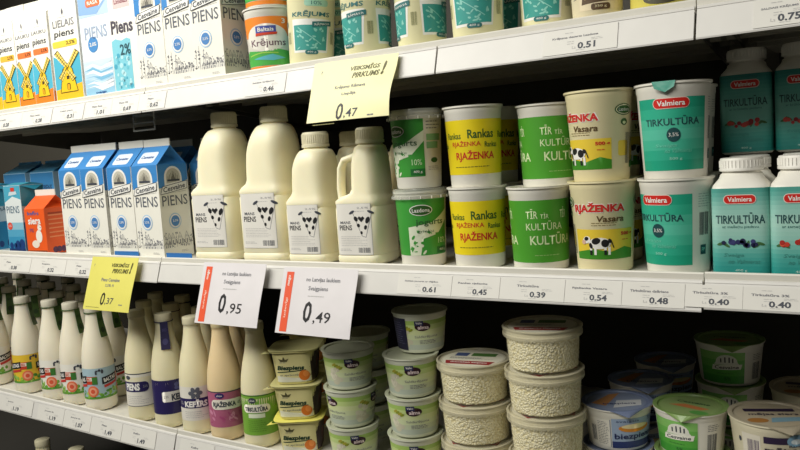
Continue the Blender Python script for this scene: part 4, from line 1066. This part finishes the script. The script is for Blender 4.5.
stack((p_vas, p_vas), 617, Y0 + .151, ZM, .1242, (60, 80), ('lower beige cup in shade behind the front beige stack', 'upper beige cup in shade behind the front beige stack'), g)
g = 'white cups with teal label'
stack((p_valm2, p_valm), 678.5, Y0 + .051, ZM, .1242, (0, 15), ('lower white cup with teal label turned to show its barcode', 'upper white cup with teal label, its foil tab folded over the rim'), g)
stack((p_valm2, p_valm2), 686, Y0 + .153, ZM, .1242, (30, 25), ('lower teal-label cup in shade behind the front one', 'upper teal-label cup in shade behind the front one'), g)
g = 'square teal bottles'
Zs = ZM + .0012
stand(p_sq_blue, 744, Y0 + .037, Zs, 4, 'square teal bottle with dark blue berries, lower front row', g)
stand(p_sq_straw, 803, Y0 + .037, Zs, 4, 'square teal bottle with red strawberries, lower front row at the right edge', g)
for px, a in ((752, 'blue-berry'), (806, 'strawberry')):
    stand(p_sq_blue if a[0] == 'b' else p_sq_straw, px, Y0 + .113, Zs, 4, 'square teal bottle directly behind the front %s one' % a, g)
xu = [x_at(748.5, Y0 + .19, Zs + .142), x_at(804, Y0 + .19, Zs + .142)]
for x, a in zip(xu, ('left', 'right')):
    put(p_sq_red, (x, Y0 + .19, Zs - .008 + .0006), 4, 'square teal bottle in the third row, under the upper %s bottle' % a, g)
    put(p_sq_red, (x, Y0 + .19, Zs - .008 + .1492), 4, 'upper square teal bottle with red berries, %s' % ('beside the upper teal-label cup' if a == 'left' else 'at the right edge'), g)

# ------------------------------------------------------------------ BOTTOM SHELF
def sb(proto, px, Y, rz, lb, g):
    z = ZB
    for k in range(3): z = zb(x_at(px, Y, z))
    return stand(proto, px, Y, z + .0008, rz, lb, g)
g = 'drinking yogurt bottles with green hang tags'
Yb = Y0 + .0345
for i, (px, kd, rz, dy, lb) in enumerate(((-1, 'white', 66, .0, 'yogurt bottle with green hang tag cut off by the left edge'), (31.5, 'yellow', 84, .0, 'yogurt bottle with a yellow label and green hang tag'),
        (59, 'white', 69, .0, 'white-label yogurt bottle beside the yellow-label one'), (80, 'white', 66, .0, 'white-label yogurt bottle directly left of the blue-label one'), (102.5, 'blue', 60, 0, 'yogurt bottle with a pale blue label, rightmost with a green hang tag in front'))):
    sb(p_bio[kd], px, Yb + dy, rz, lb, g)
for r, row in enumerate((((18, 'white'), (42, 'yellow'), (66, 'white'), (92, 'blue'), (118, 'white')), ((10, 'white'), (33, 'yellow'), (57, 'white'), (82, 'blue'), (107, 'white')), ((27, 'yellow'), (51, 'white'), (76, 'blue'), (101, 'white')))):
    nm = ('second', 'third', 'fourth')[r]
    wd = ('leftmost', 'second', 'third', 'fourth', 'fifth')
    for k, (px, kd) in enumerate(row):
        sb(p_bio[kd], px, Yb + .08 * (r + 1), 20 + 7 * k, 'yogurt bottle in the %s row back, %s from the left there' % (nm, wd[k]), g)
g = 'kefir and sour milk bottles'
for px, kd, rz, lb in ((146, 'piens', 36, 'milk bottle with a white label and navy word band, left of the purple one'), (173, 'purple', 61, 'kefir bottle with a purple label and purple hang tag'), (201, 'kefirs', 40, 'kefir bottle with a white label and navy band, between purple and pink labels'),
                       (229.5, 'pink', 47, 'bottle with a pink label'), (263.5, 'green', 35, 'bottle with a green label, beside the stacked tubs')):
    sb(p_kef[kd], px, Y0 + .0345, rz, lb, g)
for r, row in enumerate((((153, 'piens', 'white'), (180, 'purple', 'purple'), (209, 'kefirs', 'banded white'), (238, 'pink', 'pink')), ((164, 'piens', 'white'), (191, 'purple', 'purple'), (220, 'kefirs', 'banded white'), (249, 'pink', 'pink')))):
    for px, kd, w_ in row:
        sb(p_kef[kd], px, Y0 + .0345 + .08 * (r + 1), 10, '%s-label bottle in the %s row, behind the front %s-label one' % (w_, ('second', 'third')[r], w_), g)
g = 'square curd tubs with apricot'
stack((p_sqtub2, p_sqtub, p_sqtub), 303.5, Y0 + .050, ZB, .0662, (31, 29, 30), ('square curd tub with a bright yellow lid, bottom of the stack beside the green bottle', 'square pale yellow curd tub, middle of the stack', 'square pale yellow curd tub, top of the stack'), g)
stack((p_sqtub,) * 3, 318, Y0 + .170, ZB, .0662, (28, 30, 29), ('square curd tub, bottom of the stack behind the yellow stack', 'square curd tub, middle of the stack behind the yellow stack', 'square curd tub, top of the stack behind the yellow stack'), g)
g = 'round pale green curd tubs'
stack((p_alma, p_alma, p_alma), 355.5, Y0 + .050, ZB, .0686, (42, -20, 40), ('round pale green curd tub, bottom of the three-high stack', 'round pale green curd tub, middle of the three-high stack', 'round pale green curd tub, top of the three-high stack'), g)
stack((p_alma, p_alma, p_alma, p_alma2), 417.5, Y0 + .055, ZB, .0686, (30, 27, 30, 32), ('round pale green curd tub, bottom of the four-high stack', 'round pale green curd tub, second up in the four-high stack', 'round pale green curd tub, third up in the four-high stack', 'round pale green curd tub, top of the four-high stack, pushed back a little'), g, off=((0, 0), (0, 0), (0, 0), (.004, .03)))
stack((p_alma,) * 3, 372, Y0 + .160, ZB, .0686, (30, 20, 25), ('round curd tub, bottom of the stack behind the three-high stack', 'round curd tub, middle of the stack behind the three-high stack', 'round curd tub, top of the stack behind the three-high stack'), g)
g = 'clear cottage cheese tubs'
stack((p_cott,) * 3, 480, Y0 + .078, ZB, .0668, (20, 50, 10), ('clear cottage cheese tub, bottom of the lower stack', 'clear cottage cheese tub, middle of the lower stack', 'clear cottage cheese tub, top of the lower stack, red print on its lid'), g)
stack((p_cott,) * 4, 550, Y0 + .070, ZB, .0668, (5, 35, 60, 15), ('clear cottage cheese tub, bottom of the taller stack', 'clear cottage cheese tub, second up in the taller stack', 'clear cottage cheese tub, third up in the taller stack', 'clear cottage cheese tub, top of the taller stack'), g)
g = 'foil-lidded tubs at the right'
stack((p_biez,) * 2, 620, 1.155, ZB, .0665, (24, 26), ('lower blue-label curd tub beside the cottage cheese', 'upper blue-label curd tub beside the cottage cheese'), g)
stack((p_ces,) * 2, 693, 1.165, ZB, .0685, (-6, -8), ('lower green-label curd tub under the green foil lid one', 'upper green-label curd tub with a green foil lid'), g)
stack((p_maj,) * 2, 774, 1.155, ZB, .0705, (20, 22), ('lower cream cheese tub at the right edge', 'upper cream cheese tub with purple band at the right edge'), g)
stack((p_ces,) * 3, 732, 1.315, ZB, .0685, (4, 8, 6), ('green-label tub, bottom of the dark stack at the back', 'green-label tub, middle of the dark stack at the back', 'green-label tub, top of the dark stack at the back'), g)
stack((p_biez,) * 2, 643, 1.28, ZB, .0665, (10, 20), ('blue-label tub, lower one in the second row in shade', 'blue-label tub, upper one in the second row in shade'), g)
stack((p_biez,) * 2, 667, 1.41, ZB, .0665, (10, 20), ('blue-label tub near the rear wall, lower of two', 'blue-label tub near the rear wall, upper of two'), g)
stack((p_maj,) * 2, 812, 1.30, ZB, .0705, (0, 8), ('cream cheese tub, lower one behind the right edge stack', 'cream cheese tub, upper one behind the right edge stack'), g)

# ------------------------------------------------------------------ lower deck bottles, barely seen in the dark
for px, py_, rz, lb in ((52, 1.05, 10, 'milk bottle on the dark deck below the lowest shelf, left one'), (86, 1.05, 20, 'milk bottle on the dark deck below the lowest shelf, second'), (112, 1.05, 30, 'milk bottle on the dark deck below the lowest shelf, third')):
    stand(p_kef['piens'], px, py_, ZL, rz, lb, 'bottles on the bottom deck')

# ------------------------------------------------------------------ price tickets on the rails
tick_paper = M('#d8d6d0', .5)
def ticket(px0, px1, Zsh, name, price, lb, rail=51):
    yc, zc, hh = (-4 - 15.5) / 2, (-13.6 - rail + 2) / 2, (rail - 2 - 13.6)
    RT = math.atan2(11.5, hh); k = hh / 36
    z = Zsh + zc / 1000
    x0, x1 = x_at(px0, 1 + yc / 1000, z), x_at(px1, 1 + yc / 1000, z)
    wd = (x1 - x0) * 1000 - .6
    root = empty('price_ticket'); props(root, lb, 'price ticket', 'price tickets on the shelf rails')
    root.location = ((x0 + x1) / 2, 1 + yc / 1000 - .0007, z + .0002); root.rotation_euler = (-RT, 0, 0)
    P = PM(); P.box(-wd / 2, wd / 2, -.2, .2, -17.5 * k, 17.5 * k, tick_paper); P.build('paper', root, smooth=False)
    a = Art(); s = min(1, wd / 62)
    a.text(name, -wd * .06, 7.4, min(wd * .62, 3.4 * len(name)), 3.8, GREY, 1, .03)
    a.lines(-wd * .2, 13.5, 16 * s, 1, LGREY, 1, th=.8); a.lines(-wd * .16, .8, 12 * s, 2, LGREY, 1, th=.7, gap=3.2); a.lines(wd * .16, 2.5, 18 * s, 2, LGREY, 1, th=.6, gap=2)
    if price: a.text(price, wd * .1, -6, 24 * s, 9.4, INK, 1, .03); a.text('Ls', wd * .1 - 17 * s, -7.8, 5 * s, 4, LGREY, 1)
    a.lines(-4, -12.3, 16 * s, 1, LGREY, 1, th=.6)
    a.it = [([(x, (y - 2) * k) for x, y in vs], fs, m, L) for vs, fs, m, L in a.it]
    a.build('printed_text', lambda u, v, e: (u, -.22 - e, v), root)
    return root
def rail_z(base, X): return zm(X) if base == 'm' else zb(X) if base == 'b' else ZT
for px0, px1, nm, pr, lb in ((-14, 22, 'Piens Lauku', '0.28', 'price ticket at the left end of the top rail'), (22, 52, 'Piens Lauku', '0.28', 'price ticket under the orange windmill cartons'), (53, 84, 'Lielais piens', '0.31', 'price ticket under the big windmill carton'),
        (86, 112, 'Piens Rasa', '1.01', 'price ticket under the large pale blue carton'), (112, 139, 'Piens 2%', '0.69', 'price ticket under the 2% carton with bubbles'), (139, 166, 'Piens', '0.62', 'price ticket under the left village-sketch carton on top'), (246, 286, 'Saldais krējums', '0.46', 'price ticket reading 0.46 under the orange cream tub'),
        (543, 618, 'Krējuma deserts Lazdona', '0.51', 'price ticket reading 0.51 on the top rail'), (753, 815, 'SALDAIS KRĒJUMS', '0.75', 'price ticket at the right end of the top rail, above the teal bottles')):
    ticket(px0, px1, ZT, nm, pr, lb)
for px0, px1, nm, pr, lb in ((-8, 31, 'Piens', '0.38', 'price ticket under the low turquoise carton'), (31, 66, 'Biezpiens', '0.32', 'price ticket under the orange carton'), (66, 96, 'Piens', '0.32', 'price ticket just left of the hanging yellow sign'),
        (398, 452, 'Saldais jogurts ar vīģēm', '0.61', 'price ticket reading 0.61 under the green yogurt cups'), (452, 500, 'Rankas rjaženka', '0.45', 'price ticket reading 0.45 under the yellow cups'), (500, 565, 'Tirkultūra', '0.39', 'price ticket reading 0.39 under the green cups'),
        (565, 622, 'Rjaženka Vasara', '0.54', 'price ticket reading 0.54 under the beige cups'), (622, 685, 'Tirkultūras dzēriens', '0.48', 'price ticket reading 0.48 under the teal-label cups'), (685, 743, 'Tirkultūra 3%', '0.40', 'price ticket reading 0.40, left of the two, under the blueberry bottle'), (743, 806, 'Tirkultūra 3%', '0.40', 'price ticket reading 0.40 at the right edge of the middle rail')):
    x = x_at((px0 + px1) / 2, .99, ZM); ticket(px0, px1, rail_z('m', x), nm, pr, lb, 50 if x < -1.236 else 48 if x < -.205 else 45)
for px0, px1, nm, pr, lb in ((-6, 33, 'Jogurts', '1.19', 'price ticket at the left end of the lower rail'), (38, 64, 'Jogurts dz.', '1.19', 'price ticket under the white-label yogurt bottles'), (64, 91, 'Jogurts dz.', '1.07', 'price ticket under the blue-label yogurt bottle'), (91, 122, 'Piens', '1.49', 'price ticket left of the last one before the rail joint'), (122, 156, 'Kefīrs', '1.49', 'price ticket last before the lower rail joint'), (180, 214, 'Kefīrs', '1.29', 'price ticket just right of the lower rail joint')):
    ticket(px0, px1, rail_z('b', x_at((px0 + px1) / 2, .99, ZB)), nm, pr, lb, 52)

# ------------------------------------------------------------------ big hanging price signs
YSIGN = M('#d9d266', .55); WSIGN = M('#dad6d9', .5); ORST = M('#e2542c', .5)
def sign(pxl, wd, ht, Ztop, paper, kind, big, small, line1, line2, lb, cat_group, curl=0.0, yaw=0.0):
    root = empty('price_sign'); props(root, lb, 'price sign', cat_group)
    x0 = x_at(pxl, .984, Ztop)
    root.location = (x0 + wd / 2000, .9835, Ztop); root.rotation_euler = (-math.radians(19), 0, math.radians(yaw))
    fn = lambda u, v, e: (u, -e - 5 * curl * math.sin((v + ht) / ht * math.pi * 1.6) * (u / wd + .5) + 3 * curl * (u / wd) ** 2, v)
    P = PM(); n = 10; vs = []; fs = []
    for s in (0.0, -.5):
        for j in range(n + 1):
            for i in range(n + 1): vs.append(fn(-wd / 2 + wd * i / n, -ht * j / n, -s + 0 if False else s))
    N1 = (n + 1) ** 2
    for j in range(n):
        for i in range(n):
            a = j * (n + 1) + i; fs.append((a, a + 1, a + n + 2, a + n + 1)); fs.append((N1 + a, N1 + a + n + 1, N1 + a + n + 2, N1 + a + 1))
    edge = [i for i in range(n + 1)] + [(j + 1) * (n + 1) - 1 for j in range(1, n + 1)] + [n * (n + 1) + i for i in range(n - 1, -1, -1)] + [j * (n + 1) for j in range(n - 1, 0, -1)]
    for p, q in zip(edge, edge[1:] + edge[:1]): fs.append((p, N1 + p, N1 + q, q))
    P.add(vs, fs, paper); P.build('paper', root, angle=60)
    A = Art(); L = 1
    if kind == 'yellow':
        A.text('VEIKSMĪGS', 22, -16, 56, 9.5, M('#55521e', .5), L, .03, .25); A.text('PIRKUMS', 26, -29, 50, 9.5, M('#55521e', .5), L, .03, .25); A.text('!', 58, -22, 5, 24, M('#55521e', .5), L, .05, .2)
        A.text(line1, 0, -48, 60, 7.5, GREY, L, .02); A.text(line2, 0, -60, 28, 6.5, GREY, L, .02); A.text('?', -62, -18, 3, 6, GREY, L)
        A.text(big, -14, -88, 14, 27, BLACK, L, .012, .12); A.text(small, 8, -92.5, 26, 15, INK, L, .005, .12); A.lines(40, -99, 16, 1, GREY, L, th=2); A.lines(-66, -107, 60, 1, M('#8a8640', .5), L, th=1.2)
    else:
        A.rect(-wd / 2 + 9, -ht + 3, -wd / 2 + 25, -8, ORST, L); A.text('mego', -wd / 2 + 17, -23, 18, 6, WHITE, L + 1, .02, 0, math.pi / 2); A.text('izdevīgi', -wd / 2 + 17, -70, 34, 6, M('#f3c8b8', .5), L + 1, .02, 0, math.pi / 2)
        A.text(line1, 10, -21, 72, 9, GREY, L, .02); A.text(line2, 2, -36, 42, 9.5, GREY, L, .02); A.lines(-18, -49, 46, 1, LGREY, L, th=1.5)
        A.text(big, -14, -75, 18, 36, BLACK, L, .02, .06); A.text(small, 18, -84, 36, 21, BLACK, L, .005, .06)
    A.build('printed_text', fn, root, du=12, dv=12, lift=.3)
    return root
sign(315, 160, 102, ZT - .010, M('#f3efba', .55), 'yellow', '0', ',47', 'Krējums Rāmava', 'Liepāja', 'large yellow price sign, its paper paled for overexposure, reading 0,47 hanging from the top shelf', 'hanging price signs', 1.0)  # yellow paper; overexposure from the strong top light is put into its colour
sign(93, 150, 112, 1.2795, YSIGN, 'yellow', '0', ',37', 'Piens Cesvaine', '2,5% 1l', 'yellow price sign reading 0,37 hanging under the blue-topped cartons', 'hanging price signs', .25)
sign(204.5, 158, 114, ZM - .004, WSIGN, 'white', '0', ',95', 'no Latvijas laukiem', 'Svaigpiens', 'white price sign with orange stripe reading 0,95', 'hanging price signs', .2)
sign(284.5, 160, 114, ZM - .008, WSIGN, 'white', '0', ',49', 'no Latvijas laukiem', 'Svaigpiens', 'white price sign with orange stripe reading 0,49', 'hanging price signs', .2)
# clear plastic sign holder hanging behind the top rail
P = PM(); hm = M('#b9b9b2', .25, 'film', opacity=.5)
for k in range(3): P.box(-34, 34, -1, 1, -18 - k * 15, -15 - k * 15, hm)
P.box(-34, -31, -.8, .8, -48, 0, hm); P.box(31, 34, -.8, .8, -48, 0, hm)
o = P.build('sign_holder', None, smooth=False); o.location = (x_at(143, 1.03, ZT - .05), 1.03, ZT - .035); props(o, 'clear plastic sign holder hanging under the top shelf above the blue-topped cartons', 'sign holder')
